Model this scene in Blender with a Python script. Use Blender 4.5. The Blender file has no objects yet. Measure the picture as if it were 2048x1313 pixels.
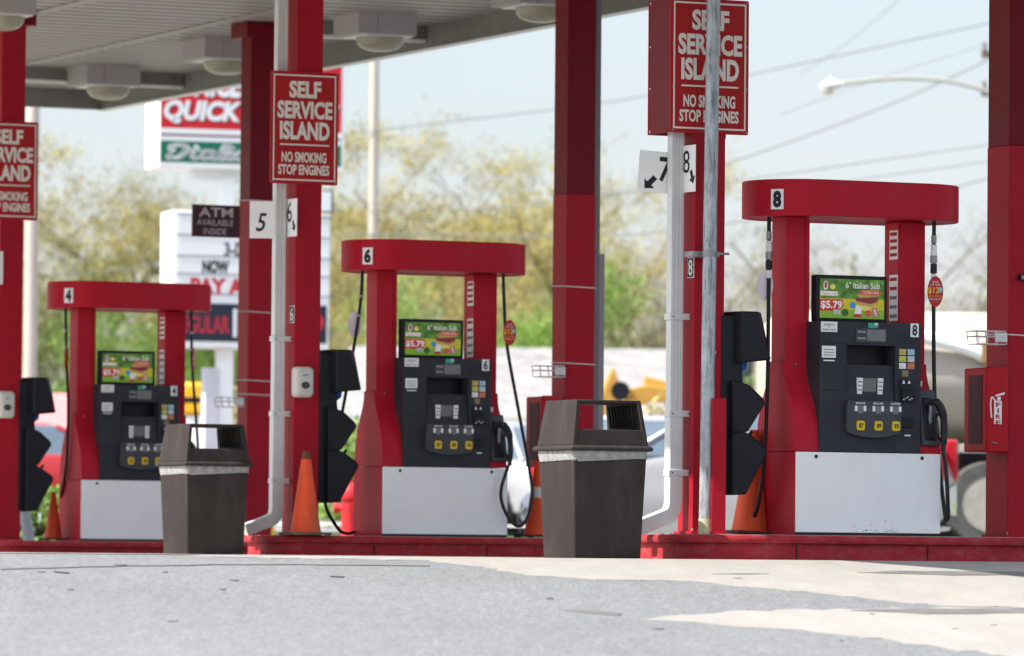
import bpy, bmesh, math, random
from mathutils import Vector, Matrix
R = math.radians
scene = bpy.context.scene
COL = scene.collection

# ------------------------------------------------------------------ camera
F = 200.0 / 36.0 * 2048            # focal length in photo pixels
TILT = math.atan(455.5 / F)
ROLL = R(0.5)
CAM = Matrix.Rotation(R(90) + TILT, 4, 'X') @ Matrix.Rotation(ROLL, 4, 'Z')
cam_d = bpy.data.cameras.new('camera')
cam = bpy.data.objects.new('camera', cam_d)
COL.objects.link(cam)
cam.matrix_world = CAM
cam_d.lens = 200
cam_d.sensor_width = 36
cam_d.sensor_fit = 'HORIZONTAL'
cam_d.clip_start = 0.5
cam_d.clip_end = 3000
cam_d.dof.use_dof = True
cam_d.dof.focus_distance = 36.3
cam_d.dof.aperture_fstop = 3.3
scene.camera = cam

# ------------------------------------------------------------------ sky, sun, exposure
SUN = Vector((-0.93, -0.37, 0)).normalized() * math.cos(R(52)) + Vector((0, 0, math.sin(R(52))))
w = bpy.data.worlds.new('World')
scene.world = w
w.use_nodes = True
nt = w.node_tree
sky = nt.nodes.new('ShaderNodeTexSky')
sky.sky_type = 'NISHITA'
sky.sun_disc = False
sky.sun_elevation = R(52)
sky.sun_rotation = math.atan2(SUN.x, SUN.y)
sky.air_density = 1.0
sky.dust_density = 2.0
sky.ozone_density = 1.0
# thin bright high cloud over the clear sky
cl_tc = nt.nodes.new('ShaderNodeTexCoord')
cl_mp = nt.nodes.new('ShaderNodeMapping')
cl_mp.inputs['Scale'].default_value = (1.0, 1.0, 3.0)
cl_nz = nt.nodes.new('ShaderNodeTexNoise')
cl_nz.inputs['Scale'].default_value = 5.0
cl_nz.inputs['Detail'].default_value = 4
cl_mr = nt.nodes.new('ShaderNodeMapRange')
cl_mr.inputs['From Min'].default_value = 0.3
cl_mr.inputs['From Max'].default_value = 0.7
cl_mr.inputs['To Min'].default_value = 0.35
cl_mr.inputs['To Max'].default_value = 0.7
cl_mx = nt.nodes.new('ShaderNodeMixRGB')
cl_mx.inputs[2].default_value = (4.1, 4.2, 4.5, 1)
nt.links.new(cl_tc.outputs['Generated'], cl_mp.inputs[0])
nt.links.new(cl_mp.outputs[0], cl_nz.inputs[0])
nt.links.new(cl_nz.outputs[0], cl_mr.inputs[0])
nt.links.new(cl_mr.outputs[0], cl_mx.inputs[0])
nt.links.new(sky.outputs[0], cl_mx.inputs[1])
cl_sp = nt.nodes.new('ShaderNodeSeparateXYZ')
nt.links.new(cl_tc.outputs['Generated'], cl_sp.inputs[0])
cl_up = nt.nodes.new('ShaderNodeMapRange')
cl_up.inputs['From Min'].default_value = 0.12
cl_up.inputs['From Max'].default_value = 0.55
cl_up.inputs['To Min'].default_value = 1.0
cl_up.inputs['To Max'].default_value = 1.9  # upper sky, out of view, brightened to lift the fill under the canopy
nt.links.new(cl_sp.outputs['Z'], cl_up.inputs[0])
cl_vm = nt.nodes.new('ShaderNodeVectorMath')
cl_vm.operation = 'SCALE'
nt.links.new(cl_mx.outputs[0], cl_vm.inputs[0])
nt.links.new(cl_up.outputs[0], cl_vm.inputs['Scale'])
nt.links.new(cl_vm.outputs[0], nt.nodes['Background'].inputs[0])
nt.nodes['Background'].inputs[1].default_value = 0.080
sun_d = bpy.data.lights.new('sun', 'SUN')
sun_d.energy = 3.5
sun_d.angle = R(0.5)
sun_d.color = (1.0, 0.95, 0.88)
sun = bpy.data.objects.new('sun', sun_d)
COL.objects.link(sun)
sun.rotation_euler = SUN.to_track_quat('Z', 'Y').to_euler()
sun.location = (-20, 10, 40)
scene.view_settings.view_transform = 'Standard'
scene.view_settings.look = 'None'
scene.view_settings.gamma = 1.0
scene.view_settings.use_curve_mapping = False
scene.view_settings.exposure = 1.42
scene.cycles.use_denoising = True
scene.cycles.max_bounces = 8
scene.cycles.diffuse_bounces = 5
scene.cycles.transparent_max_bounces = 12

# ------------------------------------------------------------------ picture -> place helpers
TH = R(25)                          # how far the pump islands turn from the view direction
CT, ST = math.cos(TH), math.sin(TH)

def ray(px, py):
    v = CAM.to_3x3() @ Vector(((px - 1024) / F, (656.5 - py) / F, -1))
    return v / v.y

def W(px, py, d):
    return ray(px, py) * d

def onB(px, py, b):
    v = ray(px, py)
    return v * (b / (-v.x * ST + v.y * CT))

def onZ(px, py, z):
    v = ray(px, py)
    return v * (z / v.z)

def toab(p):
    return p.x * CT + p.y * ST, -p.x * ST + p.y * CT

def fromab(a, b, z=0.0):
    return Vector((a * CT - b * ST, a * ST + b * CT, z))

BK = [(-600, -1.75), (0, -1.75), (23.5, -0.45), (27.6, -0.185), (29.8, -0.06), (31.2, -0.014), (50, -0.014), (54, 0.02), (66, 0.3), (72, 0.36), (130, 1.2), (900, 9.0)]

def gz(b):
    for (b0, z0), (b1, z1) in zip(BK, BK[1:]):
        if b <= b1:
            return z0 + (z1 - z0) * (b - b0) / (b1 - b0)
    return BK[-1][1]

def onG(px, py):
    v = ray(px, py)
    k = -v.x * ST + v.y * CT
    prev = 5.0
    t = 5.0
    while t < 60:
        if v.z * t <= gz(k * t):
            return v * t
        t += 0.02
    return v * 60

def gpt(px, d):
    """a point on the ground seen in photo column px at distance d"""
    v = ray(px, 1090)
    b = (-v.x * ST + v.y * CT) * d
    return Vector((v.x * d, d, gz(b)))

# ------------------------------------------------------------------ materials
def srgb(*c):
    return tuple(((x / 255) / 12.92 if x / 255 <= 0.04045 else ((x / 255 + 0.055) / 1.055) ** 2.4) for x in c) + (1,)

MATS = {}

def mat(name, col, rough=0.5, metal=0.0, var=0.08, scale=6.0, bump=0.0, bscale=60.0, coat=0.0, stretch=(1, 1, 1), emit=0.0, dirt=None, dirt_amt=0.0, dscale=2.0, dstretch=(1, 1, 1), spec=0.35, chips=0.0):
    if name in MATS:
        return MATS[name]
    m = bpy.data.materials.new(name)
    m.use_nodes = True
    n, l = m.node_tree.nodes, m.node_tree.links
    bs = n['Principled BSDF']
    col = tuple(col[:3]) + (1,)
    bs.inputs['Roughness'].default_value = rough
    bs.inputs['Metallic'].default_value = metal
    bs.inputs['Coat Weight'].default_value = coat
    bs.inputs['Specular IOR Level'].default_value = spec
    tc = n.new('ShaderNodeTexCoord')
    mp = n.new('ShaderNodeMapping')
    mp.inputs['Scale'].default_value = stretch
    l.new(tc.outputs['Object'], mp.inputs[0])
    nz = n.new('ShaderNodeTexNoise')
    nz.inputs['Scale'].default_value = scale
    nz.inputs['Detail'].default_value = 6
    nz.inputs['Roughness'].default_value = 0.65
    l.new(mp.outputs[0], nz.inputs[0])
    cr = n.new('ShaderNodeValToRGB')
    cr.color_ramp.elements[0].position = 0.3
    cr.color_ramp.elements[1].position = 0.7
    cr.color_ramp.elements[0].color = tuple(c * (1 - var) for c in col[:3]) + (1,)
    cr.color_ramp.elements[1].color = tuple(min(1, c * (1 + var)) for c in col[:3]) + (1,)
    l.new(nz.outputs[0], cr.inputs[0])
    out = cr.outputs[0]
    if dirt is not None:
        mp2 = n.new('ShaderNodeMapping')
        mp2.inputs['Scale'].default_value = dstretch
        l.new(tc.outputs['Object'], mp2.inputs[0])
        n2 = n.new('ShaderNodeTexNoise')
        n2.inputs['Scale'].default_value = dscale
        n2.inputs['Detail'].default_value = 8
        n2.inputs['Roughness'].default_value = 0.7
        l.new(mp2.outputs[0], n2.inputs[0])
        r2 = n.new('ShaderNodeValToRGB')
        r2.color_ramp.elements[0].position = 0.48
        r2.color_ramp.elements[1].position = 0.72
        r2.color_ramp.elements[0].color = (0, 0, 0, 1)
        r2.color_ramp.elements[1].color = (dirt_amt,) * 3 + (1,)
        l.new(n2.outputs[0], r2.inputs[0])
        mx = n.new('ShaderNodeMixRGB')
        mx.inputs[2].default_value = tuple(dirt[:3]) + (1,)
        l.new(r2.outputs[0], mx.inputs[0])
        l.new(out, mx.inputs[1])
        out = mx.outputs[0]
    if chips:
        n3 = n.new('ShaderNodeTexNoise')
        n3.inputs['Scale'].default_value = 38
        n3.inputs['Detail'].default_value = 3
        l.new(tc.outputs['Object'], n3.inputs[0])
        r3 = n.new('ShaderNodeValToRGB')
        r3.color_ramp.elements[0].position = 0.735
        r3.color_ramp.elements[1].position = 0.76
        r3.color_ramp.elements[0].color = (0, 0, 0, 1)
        r3.color_ramp.elements[1].color = (chips,) * 3 + (1,)
        l.new(n3.outputs[0], r3.inputs[0])
        m3 = n.new('ShaderNodeMixRGB')
        m3.inputs[2].default_value = (0.10, 0.06, 0.05, 1)
        l.new(r3.outputs[0], m3.inputs[0])
        l.new(out, m3.inputs[1])
        out = m3.outputs[0]
    l.new(out, bs.inputs['Base Color'])
    mr = n.new('ShaderNodeMapRange')
    mr.inputs['To Min'].default_value = max(0.02, rough - 0.08)
    mr.inputs['To Max'].default_value = min(1, rough + 0.1)
    l.new(nz.outputs[0], mr.inputs[0])
    l.new(mr.outputs[0], bs.inputs['Roughness'])
    if bump:
        nb = n.new('ShaderNodeTexNoise')
        nb.inputs['Scale'].default_value = bscale
        nb.inputs['Detail'].default_value = 5
        l.new(mp.outputs[0], nb.inputs[0])
        bp = n.new('ShaderNodeBump')
        bp.inputs['Strength'].default_value = bump
        bp.inputs['Distance'].default_value = 0.02
        l.new(nb.outputs[0], bp.inputs['Height'])
        l.new(bp.outputs[0], bs.inputs['Normal'])
    if emit:
        l.new(out, bs.inputs['Emission Color'])
        bs.inputs['Emission Strength'].default_value = emit
    MATS[name] = m
    return m

def leafmat(name, c1, c2):
    m = bpy.data.materials.new(name)
    m.use_nodes = True
    n, l = m.node_tree.nodes, m.node_tree.links
    bs = n['Principled BSDF']
    g = n.new('ShaderNodeNewGeometry')
    cr = n.new('ShaderNodeValToRGB')
    cr.color_ramp.elements[0].color = tuple(c1) + (1,)
    cr.color_ramp.elements[1].color = tuple(c2) + (1,)
    l.new(g.outputs['Random Per Island'], cr.inputs[0])
    l.new(cr.outputs[0], bs.inputs['Base Color'])
    bs.inputs['Roughness'].default_value = 0.6
    tr = n.new('ShaderNodeBsdfTranslucent')
    l.new(cr.outputs[0], tr.inputs[0])
    mx = n.new('ShaderNodeMixShader')
    mx.inputs[0].default_value = 0.35
    l.new(bs.outputs[0], mx.inputs[1])
    l.new(tr.outputs[0], mx.inputs[2])
    l.new(mx.outputs[0], n['Material Output'].inputs[0])
    return m

RED = mat('red_paint', (0.345, 0.008, 0.020), 0.42, spec=0.12, chips=0.6, var=0.10, scale=2.5, dirt=(0.30, 0.03, 0.035), dirt_amt=0.35, dscale=3, dstretch=(1, 1, 0.25), bump=0.03, bscale=25)
RED_PUMP = mat('red_pump_paint', (0.43, 0.010, 0.025), 0.45, spec=0.12, chips=0.5, var=0.08, scale=3, dirt=(0.35, 0.04, 0.05), dirt_amt=0.4, dscale=2.2, bump=0.02, bscale=30)
MAROON = mat('dark_red_cladding_and_shade', (0.155, 0.005, 0.013), 0.4, spec=0.12, var=0.12, scale=3, dirt=(0.12, 0.02, 0.025), dirt_amt=0.3, dscale=2, dstretch=(1, 1, 0.2))
KERB_RED = mat('worn_red_kerb_paint', (0.34, 0.022, 0.030), 0.6, spec=0.15, chips=0.8, var=0.14, scale=7, dirt=(0.30, 0.2, 0.18), dirt_amt=0.28, dscale=9, dstretch=(1, 1, 2), bump=0.15, bscale=40)
CONC = mat('island_concrete', (0.40, 0.38, 0.34), 0.85, var=0.18, scale=9, dirt=(0.14, 0.12, 0.10), dirt_amt=0.6, dscale=3, bump=0.2, bscale=80)
WHITE_PANEL = mat('white_pump_panel', (0.86, 0.86, 0.86), 0.45, chips=0.35, var=0.02, scale=4, dirt=(0.6, 0.6, 0.6), dirt_amt=0.3, dscale=4)
WHITE = mat('white_paint', (0.78, 0.78, 0.78), 0.5, var=0.04)
SIGN_WHITE = mat('off_white_lettering', (0.72, 0.68, 0.62), 0.6, var=0.06)
NUM_WHITE = mat('white_label', (0.80, 0.80, 0.78), 0.5, var=0.03)
SIGN_RED = mat('red_sign_enamel', (0.38, 0.014, 0.017), 0.55, spec=0.15, chips=0.7, var=0.10, scale=4, dirt=(0.30, 0.05, 0.04), dirt_amt=0.3, dscale=5)
CHAR = mat('charcoal_plastic', (0.028, 0.031, 0.038), 0.55, spec=0.2, var=0.12, scale=6, dirt=(0.05, 0.052, 0.058), dirt_amt=0.5, dscale=4)
CHAR_L = mat('grey_plastic', (0.045, 0.050, 0.060), 0.5, var=0.1)
BLACK = mat('black_rubber', (0.010, 0.010, 0.012), 0.45, var=0.2)
BLACKP = mat('black_plastic_bin', (0.010, 0.011, 0.015), 0.4, spec=0.22, var=0.2, scale=4)
BLACK_INK = mat('black_ink', (0.012, 0.012, 0.014), 0.6, var=0.05)
LCD = mat('grey_display', (0.16, 0.17, 0.17), 0.3, var=0.25, scale=120)
YELLOW_B = mat('yellow_button', (0.72, 0.48, 0.02), 0.4)
TRASH = mat('brown_bin_plastic', (0.033, 0.026, 0.0245), 0.65, spec=0.15, var=0.08, scale=5, dirt=(0.10, 0.088, 0.08), dirt_amt=0.3, dscale=3, dstretch=(1.5, 1.5, 0.5), bump=0.05, bscale=30)
TRASH_IN = mat('dark_bin_inside', (0.018, 0.016, 0.016), 0.6)
BAG = mat('clear_bin_liner', (0.27, 0.265, 0.265), 0.25, spec=0.6, var=0.3, scale=22, bump=0.8, bscale=18)
ORANGE = mat('orange_cone_plastic', (0.72, 0.075, 0.014), 0.55, var=0.12, scale=6, dirt=(0.22, 0.07, 0.04), dirt_amt=0.75, dscale=6, dstretch=(1, 1, 0.4))
CONE_BASE = mat('cone_base_rubber', (0.10, 0.035, 0.02), 0.7, var=0.3)
CONE_BLACK = mat('cone_black_base', (0.02, 0.02, 0.02), 0.7)
REFL = mat('reflective_band', (0.6, 0.6, 0.58), 0.4)
DOWN = mat('white_downspout', (0.62, 0.62, 0.61), 0.45, var=0.06, scale=5, dirt=(0.35, 0.34, 0.32), dirt_amt=0.5, dscale=3, dstretch=(3, 3, 0.3))
GALV = mat('galvanised_steel', (0.40, 0.43, 0.45), 0.45, metal=0.35, var=0.25, scale=14, dirt=(0.03, 0.03, 0.03), dirt_amt=1.0, dscale=14, dstretch=(3, 3, 0.3), bump=0.05, chips=0.8)
STEEL = mat('grey_steel', (0.28, 0.28, 0.29), 0.4, metal=0.6, var=0.15)
GREYSTRIP = mat('grey_strip', (0.16, 0.15, 0.15), 0.5)
PINKSLAT = mat('mauve_slat', (0.33, 0.27, 0.29), 0.55)
SOFFIT = mat('canopy_soffit', (0.33, 0.30, 0.285), 0.45, var=0.05, scale=2, dirt=(0.25, 0.215, 0.185), dirt_amt=0.55, dscale=0.6, dstretch=(1, 0.3, 1))
FASCIA = mat('canopy_fascia', (0.20, 0.19, 0.17), 0.6, var=0.12)
FIXT = mat('light_housing', (0.38, 0.35, 0.345), 0.5, var=0.05)
LENS = mat('yellowed_lens', (0.30, 0.29, 0.21), 0.25, var=0.1)
FLASH = mat('white_flashing', (0.75, 0.74, 0.72), 0.4)
SIL = mat('soap_dispenser_plastic', (0.58, 0.56, 0.51), 0.4, var=0.04)
DGREY = mat('dark_grey_window', (0.05, 0.05, 0.055), 0.3)
BLUE = mat('blue_towel', (0.02, 0.12, 0.40), 0.8, var=0.2)
FIRE_RED = mat('fire_cabinet_red', (0.42, 0.008, 0.016), 0.4, var=0.06, spec=0.15)
GLASS_D = mat('dark_glass', (0.07, 0.006, 0.014), 0.5, var=0.6, scale=14, spec=0.2)
YEL = mat('machine_yellow', (0.46, 0.25, 0.045), 0.5, var=0.12)
HYD = mat('hydrant_red', (0.55, 0.02, 0.03), 0.45, var=0.1)
BARK = mat('bark', (0.12, 0.10, 0.08), 0.9, var=0.3, scale=5)
BARK_T = mat('tan_twigs', (0.135, 0.112, 0.085), 0.9, var=0.25, scale=5)
BARK_L = mat('pale_bark', (0.20, 0.175, 0.14), 0.9, var=0.25, scale=5)
POLE_M = mat('weathered_pole_wood', (0.46, 0.41, 0.36), 0.85, var=0.15, scale=3, stretch=(4, 4, 0.4))
WIRE = mat('wire_black', (0.17, 0.18, 0.19), 0.6)
ROOF = mat('pale_shingles', (0.245, 0.24, 0.23), 0.9, var=0.25, scale=3, stretch=(1, 1, 2.5), bump=0.3, bscale=8)
CREAM = mat('cream_wall', (0.42, 0.38, 0.29), 0.8, var=0.08)
ASPH_C = (0.148, 0.153, 0.155)

# ------------------------------------------------------------------ mesh builder
class MB:
    def __init__(self):
        self.bm = bmesh.new()
        self.mats = []
    def s(self, m):
        if m not in self.mats:
            self.mats.append(m)
        return self.mats.index(m)
    def face(self, pts, m):
        f = self.bm.faces.new([self.bm.verts.new(p) for p in pts])
        f.material_index = self.s(m)
        return f
    def box(self, lo, hi, m, mtx=None):
        x0, y0, z0 = lo
        x1, y1, z1 = hi
        return self.hexa([(x0, y0, z0), (x1, y0, z0), (x1, y1, z0), (x0, y1, z0), (x0, y0, z1), (x1, y0, z1), (x1, y1, z1), (x0, y1, z1)], m, mtx)
    def hexa(self, p, m, mtx=None):
        vs = [self.bm.verts.new((mtx @ Vector(q)) if mtx else q) for q in p]
        i = self.s(m)
        for q in ((3, 2, 1, 0), (4, 5, 6, 7), (0, 1, 5, 4), (1, 2, 6, 5), (2, 3, 7, 6), (3, 0, 4, 7)):
            self.bm.faces.new([vs[k] for k in q]).material_index = i
        return self
    def loft(self, loops, m, cap=True, mcap=None):
        rows = [[self.bm.verts.new(p) for p in lp] for lp in loops]
        i = self.s(m)
        n = len(rows[0])
        for r0, r1 in zip(rows, rows[1:]):
            for k in range(n):
                self.bm.faces.new((r0[k], r0[(k + 1) % n], r1[(k + 1) % n], r1[k])).material_index = i
        if cap:
            j = self.s(mcap or m)
            self.bm.faces.new(rows[0][::-1]).material_index = i
            self.bm.faces.new(rows[-1]).material_index = j
        return self
    def prism(self, poly, axis, lo, hi, m):
        """extrude a 2-D polygon along axis x, y or z"""
        def P(u, v, t):
            return {'x': (t, u, v), 'y': (u, t, v), 'z': (u, v, t)}[axis]
        return self.loft([[P(u, v, lo) for u, v in poly], [P(u, v, hi) for u, v in poly]], m)
    def tube(self, pts, r, seg, m, cap=True):
        pts = [Vector(p) for p in pts]
        rs = r if isinstance(r, (list, tuple)) else [r] * len(pts)
        loops = []
        up = None
        for i, p in enumerate(pts):
            d = (pts[min(i + 1, len(pts) - 1)] - pts[max(i - 1, 0)])
            if d.length < 1e-9:
                d = Vector((0, 0, 1))
            d.normalize()
            if up is None:
                up = d.orthogonal().normalized()
            x = (up - d * up.dot(d))
            x = x.normalized() if x.length > 1e-6 else d.orthogonal().normalized()
            up = x
            y = d.cross(x)
            loops.append([p + (x * math.cos(2 * math.pi * k / seg) + y * math.sin(2 * math.pi * k / seg)) * rs[i] for k in range(seg)])
        return self.loft(loops, m, cap)
    def lathe(self, prof, c, seg, m):
        cx, cy, cz = c
        return self.loft([[(cx + r * math.cos(2 * math.pi * k / seg), cy + r * math.sin(2 * math.pi * k / seg), cz + z) for k in range(seg)] for r, z in prof], m)
    def text(self, s, x0, x1, z0, z1, m, y=0.0, bold=0.0, shear=0.0, mtx=None, keep=False):
        """lettering fitted to the box x0..x1, z0..z1 on the plane y"""
        cu = bpy.data.curves.new('t', 'FONT')
        cu.body = s
        cu.offset = bold
        cu.shear = shear
        cu.resolution_u = 3
        ob = bpy.data.objects.new('t', cu)
        me = bpy.data.meshes.new_from_object(ob)
        xs = [v.co.x for v in me.vertices]
        ys = [v.co.y for v in me.vertices]
        sx, sy = (x1 - x0) / (max(xs) - min(xs)), (z1 - z0) / (max(ys) - min(ys))
        if keep:
            sx = sy
        i = self.s(m)
        vs = []
        for v in me.vertices:
            p = Vector((x0 + (v.co.x - min(xs)) * sx, y, z0 + (v.co.y - min(ys)) * sy))
            vs.append(self.bm.verts.new(mtx @ p if mtx else p))
        for p in me.polygons:
            try:
                f = self.bm.faces.new([vs[k] for k in p.vertices])
                f.material_index = i
            except ValueError:
                pass
        bpy.data.objects.remove(ob)
        bpy.data.curves.remove(cu)
        bpy.data.meshes.remove(me)
        return self
    def build(self, name, parent=None, bevel=0.0, smooth=True, angle=35, normals=True, loc=None, rotz=None, seg=2):
        if normals:
            bmesh.ops.recalc_face_normals(self.bm, faces=self.bm.faces)
        me = bpy.data.meshes.new(name)
        self.bm.to_mesh(me)
        self.bm.free()
        for m in self.mats:
            me.materials.append(m)
        o = bpy.data.objects.new(name, me)
        COL.objects.link(o)
        if parent:
            o.parent = parent
        if loc is not None:
            o.location = loc
        if rotz is not None:
            o.rotation_euler = (0, 0, rotz)
        if smooth:
            for p in me.polygons:
                p.use_smooth = True
            me.set_sharp_from_angle(angle=R(angle))
        if bevel:
            b = o.modifiers.new('bevel', 'BEVEL')
            b.width = bevel
            b.segments = seg
            b.limit_method = 'ANGLE'
            b.angle_limit = R(40)
        return o

def tag(o, label=None, cat=None, group=None, kind=None):
    if label: o['label'] = label
    if cat: o['category'] = cat
    if group: o['group'] = group
    if kind: o['kind'] = kind
    return o

def thing(name, label, cat, loc, rotz=0.0, group=None):
    o = bpy.data.objects.new(name, None)
    o.empty_display_size = 0.2
    COL.objects.link(o)
    o.location = loc
    o.rotation_euler = (0, 0, rotz)
    return tag(o, label, cat, group)

def copy_tree(o, parent=None):
    c = o.copy()
    COL.objects.link(c)
    if parent:
        c.parent = parent
    for ch in list(o.children):
        copy_tree(ch, c)
    return c

def dup(o, loc, rotz=None, label=None):
    c = copy_tree(o)
    c.location = loc
    if rotz is not None:
        c.rotation_euler = (0, 0, rotz)
    if label:
        c['label'] = label
    return c

def spline(pts, n=8):
    pts = [Vector(p) for p in pts]
    q = [pts[0] * 2 - pts[1]] + pts + [pts[-1] * 2 - pts[-2]]
    out = []
    for i in range(1, len(q) - 2):
        p0, p1, p2, p3 = q[i - 1:i + 3]
        for k in range(n):
            t = k / n
            out.append(0.5 * ((2 * p1) + (p2 - p0) * t + (2 * p0 - 5 * p1 + 4 * p2 - p3) * t * t + (3 * p1 - p0 - 3 * p2 + p3) * t ** 3))
    out.append(pts[-1])
    return out

def rrect(x0, x1, y0, y1, r, n=6):
    out = []
    for cx, cy, a0 in ((x1 - r, y1 - r, 0), (x0 + r, y1 - r, 90), (x0 + r, y0 + r, 180), (x1 - r, y0 + r, 270)):
        for k in range(n + 1):
            a = R(a0 + 90 * k / n)
            out.append((cx + r * math.cos(a), cy + r * math.sin(a)))
    return out

# ------------------------------------------------------------------ ground
def ground_material():
    m = bpy.data.materials.new('worn_asphalt')
    m.use_nodes = True
    n, l = m.node_tree.nodes, m.node_tree.links
    bs = n['Principled BSDF']
    tc = n.new('ShaderNodeTexCoord')
    def noise(scale, stretch, detail=6, rough=0.6):
        mp = n.new('ShaderNodeMapping')
        mp.inputs['Rotation'].default_value = (0, 0, 0)
        mp.inputs['Scale'].default_value = stretch
        l.new(tc.outputs['Object'], mp.inputs[0])
        z = n.new('ShaderNodeTexNoise')
        z.inputs['Scale'].default_value = scale
        z.inputs['Detail'].default_value = detail
        z.inputs['Roughness'].default_value = rough
        l.new(mp.outputs[0], z.inputs[0])
        return z.outputs[0]
    def ramp(src, p0, c0, p1, c1):
        r = n.new('ShaderNodeValToRGB')
        r.color_ramp.elements[0].position = p0
        r.color_ramp.elements[1].position = p1
        r.color_ramp.elements[0].color = tuple(c0) + (1,)
        r.color_ramp.elements[1].color = tuple(c1) + (1,)
        l.new(src, r.inputs[0])
        return r.outputs[0]
    def mul(a, b, fac=1.0):
        x = n.new('ShaderNodeMixRGB')
        x.blend_type = 'MULTIPLY'
        x.inputs[0].default_value = fac
        l.new(a, x.inputs[1])
        l.new(b, x.inputs[2])
        return x.outputs[0]
    grain = noise(42, (1, 0.16, 1), 5, 0.8)
    c = ramp(grain, 0.35, tuple(x * 0.76 for x in ASPH_C), 0.65, tuple(x * 1.24 for x in ASPH_C))
    big = ramp(noise(0.45, (1, 0.35, 1), 6), 0.3, (0.88,) * 3, 0.7, (1.08,) * 3)
    c = mul(c, big)
    c = mul(c, ramp(noise(13, (1, 0.14, 1), 4, 0.7), 0.3, (0.90,) * 3, 0.7, (1.10,) * 3))
    spot = ramp(noise(2.6, (1, 0.12, 1), 3), 0.72, (1, 1, 1), 0.80, (0.86,) * 3)
    c = mul(c, spot)
    pebble = ramp(noise(9, (1, 0.12, 1), 2), 0.73, (1, 1, 1), 0.76, (0.6,) * 3)
    c = mul(c, pebble)
    l.new(c, bs.inputs['Base Color'])
    bs.inputs['Roughness'].default_value = 0.9
    bp = n.new('ShaderNodeBump')
    bp.inputs['Strength'].default_value = 0.35
    bp.inputs['Distance'].default_value = 0.02
    l.new(grain, bp.inputs['Height'])
    l.new(bp.outputs[0], bs.inputs['Normal'])
    return m

ASPH = ground_material()
APRON = mat('pale_concrete_slab', (0.262, 0.250, 0.226), 0.9, var=0.09, scale=5, stretch=(1, 0.2, 1), dirt=(0.20, 0.185, 0.16), dirt_amt=0.35, dscale=1.1, dstretch=(1, 0.3, 1), bump=0.2, bscale=60)
GRASS = mat('grass_green', (0.10, 0.17, 0.025), 0.9, var=0.4, scale=4)
PAVE = mat('pale_pavement', (0.42, 0.41, 0.39), 0.9, var=0.1)
STAIN_STREAK = mat('oil_stain_and_streak', (0.12, 0.115, 0.11), 0.75, var=0.25, scale=9)
SEAM = mat('faint_seam', (0.125, 0.125, 0.125), 0.9)
ROAD_M = mat('road_asphalt', (0.20, 0.20, 0.205), 0.9, var=0.12, scale=2)

def strip(name, b0, b1, a0, a1, m, lift=0.0):
    mb = MB()
    bs = sorted({b0, b1} | {b for b, z in BK if b0 < b < b1})
    for p, q in zip(bs, bs[1:]):
        mb.face([fromab(a0, p, gz(p) + lift), fromab(a1, p, gz(p) + lift), fromab(a1, q, gz(q) + lift), fromab(a0, q, gz(q) + lift)], m)
    bmesh.ops.remove_doubles(mb.bm, verts=mb.bm.verts, dist=0.001)
    return tag(mb.build(name, smooth=False), kind='structure')

strip('ground', -600, 900, -600, 700, ASPH)
strip('forecourt_bounce_slab', 33.4, 56, 9, 24, mat('forecourt_bounce_concrete', (0.38, 0.36, 0.33), 0.9, var=0.1), 0.004)  # unseen pale slab under the canopy, added to bounce light onto the pumps
strip('grass_verge', 58, 63, -200, 300, GRASS, 0.004)
strip('road', 64.5, 84, -200, 300, ROAD_M, 0.004)
strip('pavement', 63, 64.5, -200, 300, PAVE, 0.12)
strip('far_lawn', 84.5, 400, -300, 400, GRASS, 0.02)

def gpoly(name, pix, m, lift, wob=0.0, seed=1):
    rnd = random.Random(seed)
    P = []
    ks = [onG(*p) for p in pix]
    for p, q in zip(ks, ks[1:] + ks[:1]):
        nseg = max(1, int((q - p).length / 0.12)) if wob else 1
        for k in range(nseg):
            t = p.lerp(q, k / nseg)
            P.append((t.x + rnd.uniform(-wob, wob) * 0.4, t.y + rnd.uniform(-wob, wob)))
    mb = MB()
    mb.face([(x, y, 0) for x, y in P], m)
    for b, z in BK[2:7]:
        g = mb.bm.faces[:] + mb.bm.edges[:] + mb.bm.verts[:]
        bmesh.ops.bisect_plane(mb.bm, geom=g, plane_co=fromab(0, b), plane_no=(-ST, CT, 0), dist=1e-5)
    for v in mb.bm.verts:
        v.co.z = gz(toab(v.co)[1]) + lift
    bmesh.ops.triangulate(mb.bm, faces=mb.bm.faces)
    bmesh.ops.recalc_face_normals(mb.bm, faces=mb.bm.faces)
    for f in mb.bm.faces:
        if f.normal.z < 0:
            f.normal_flip()
    rim = [e for e in mb.bm.edges if e.is_boundary]
    for v in [g for g in bmesh.ops.extrude_edge_only(mb.bm, edges=rim)['geom'] if isinstance(g, bmesh.types.BMVert)]:
        v.co.z -= lift + 0.02
    o = mb.build(name, smooth=False, normals=False)
    return tag(o, kind='structure')

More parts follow.
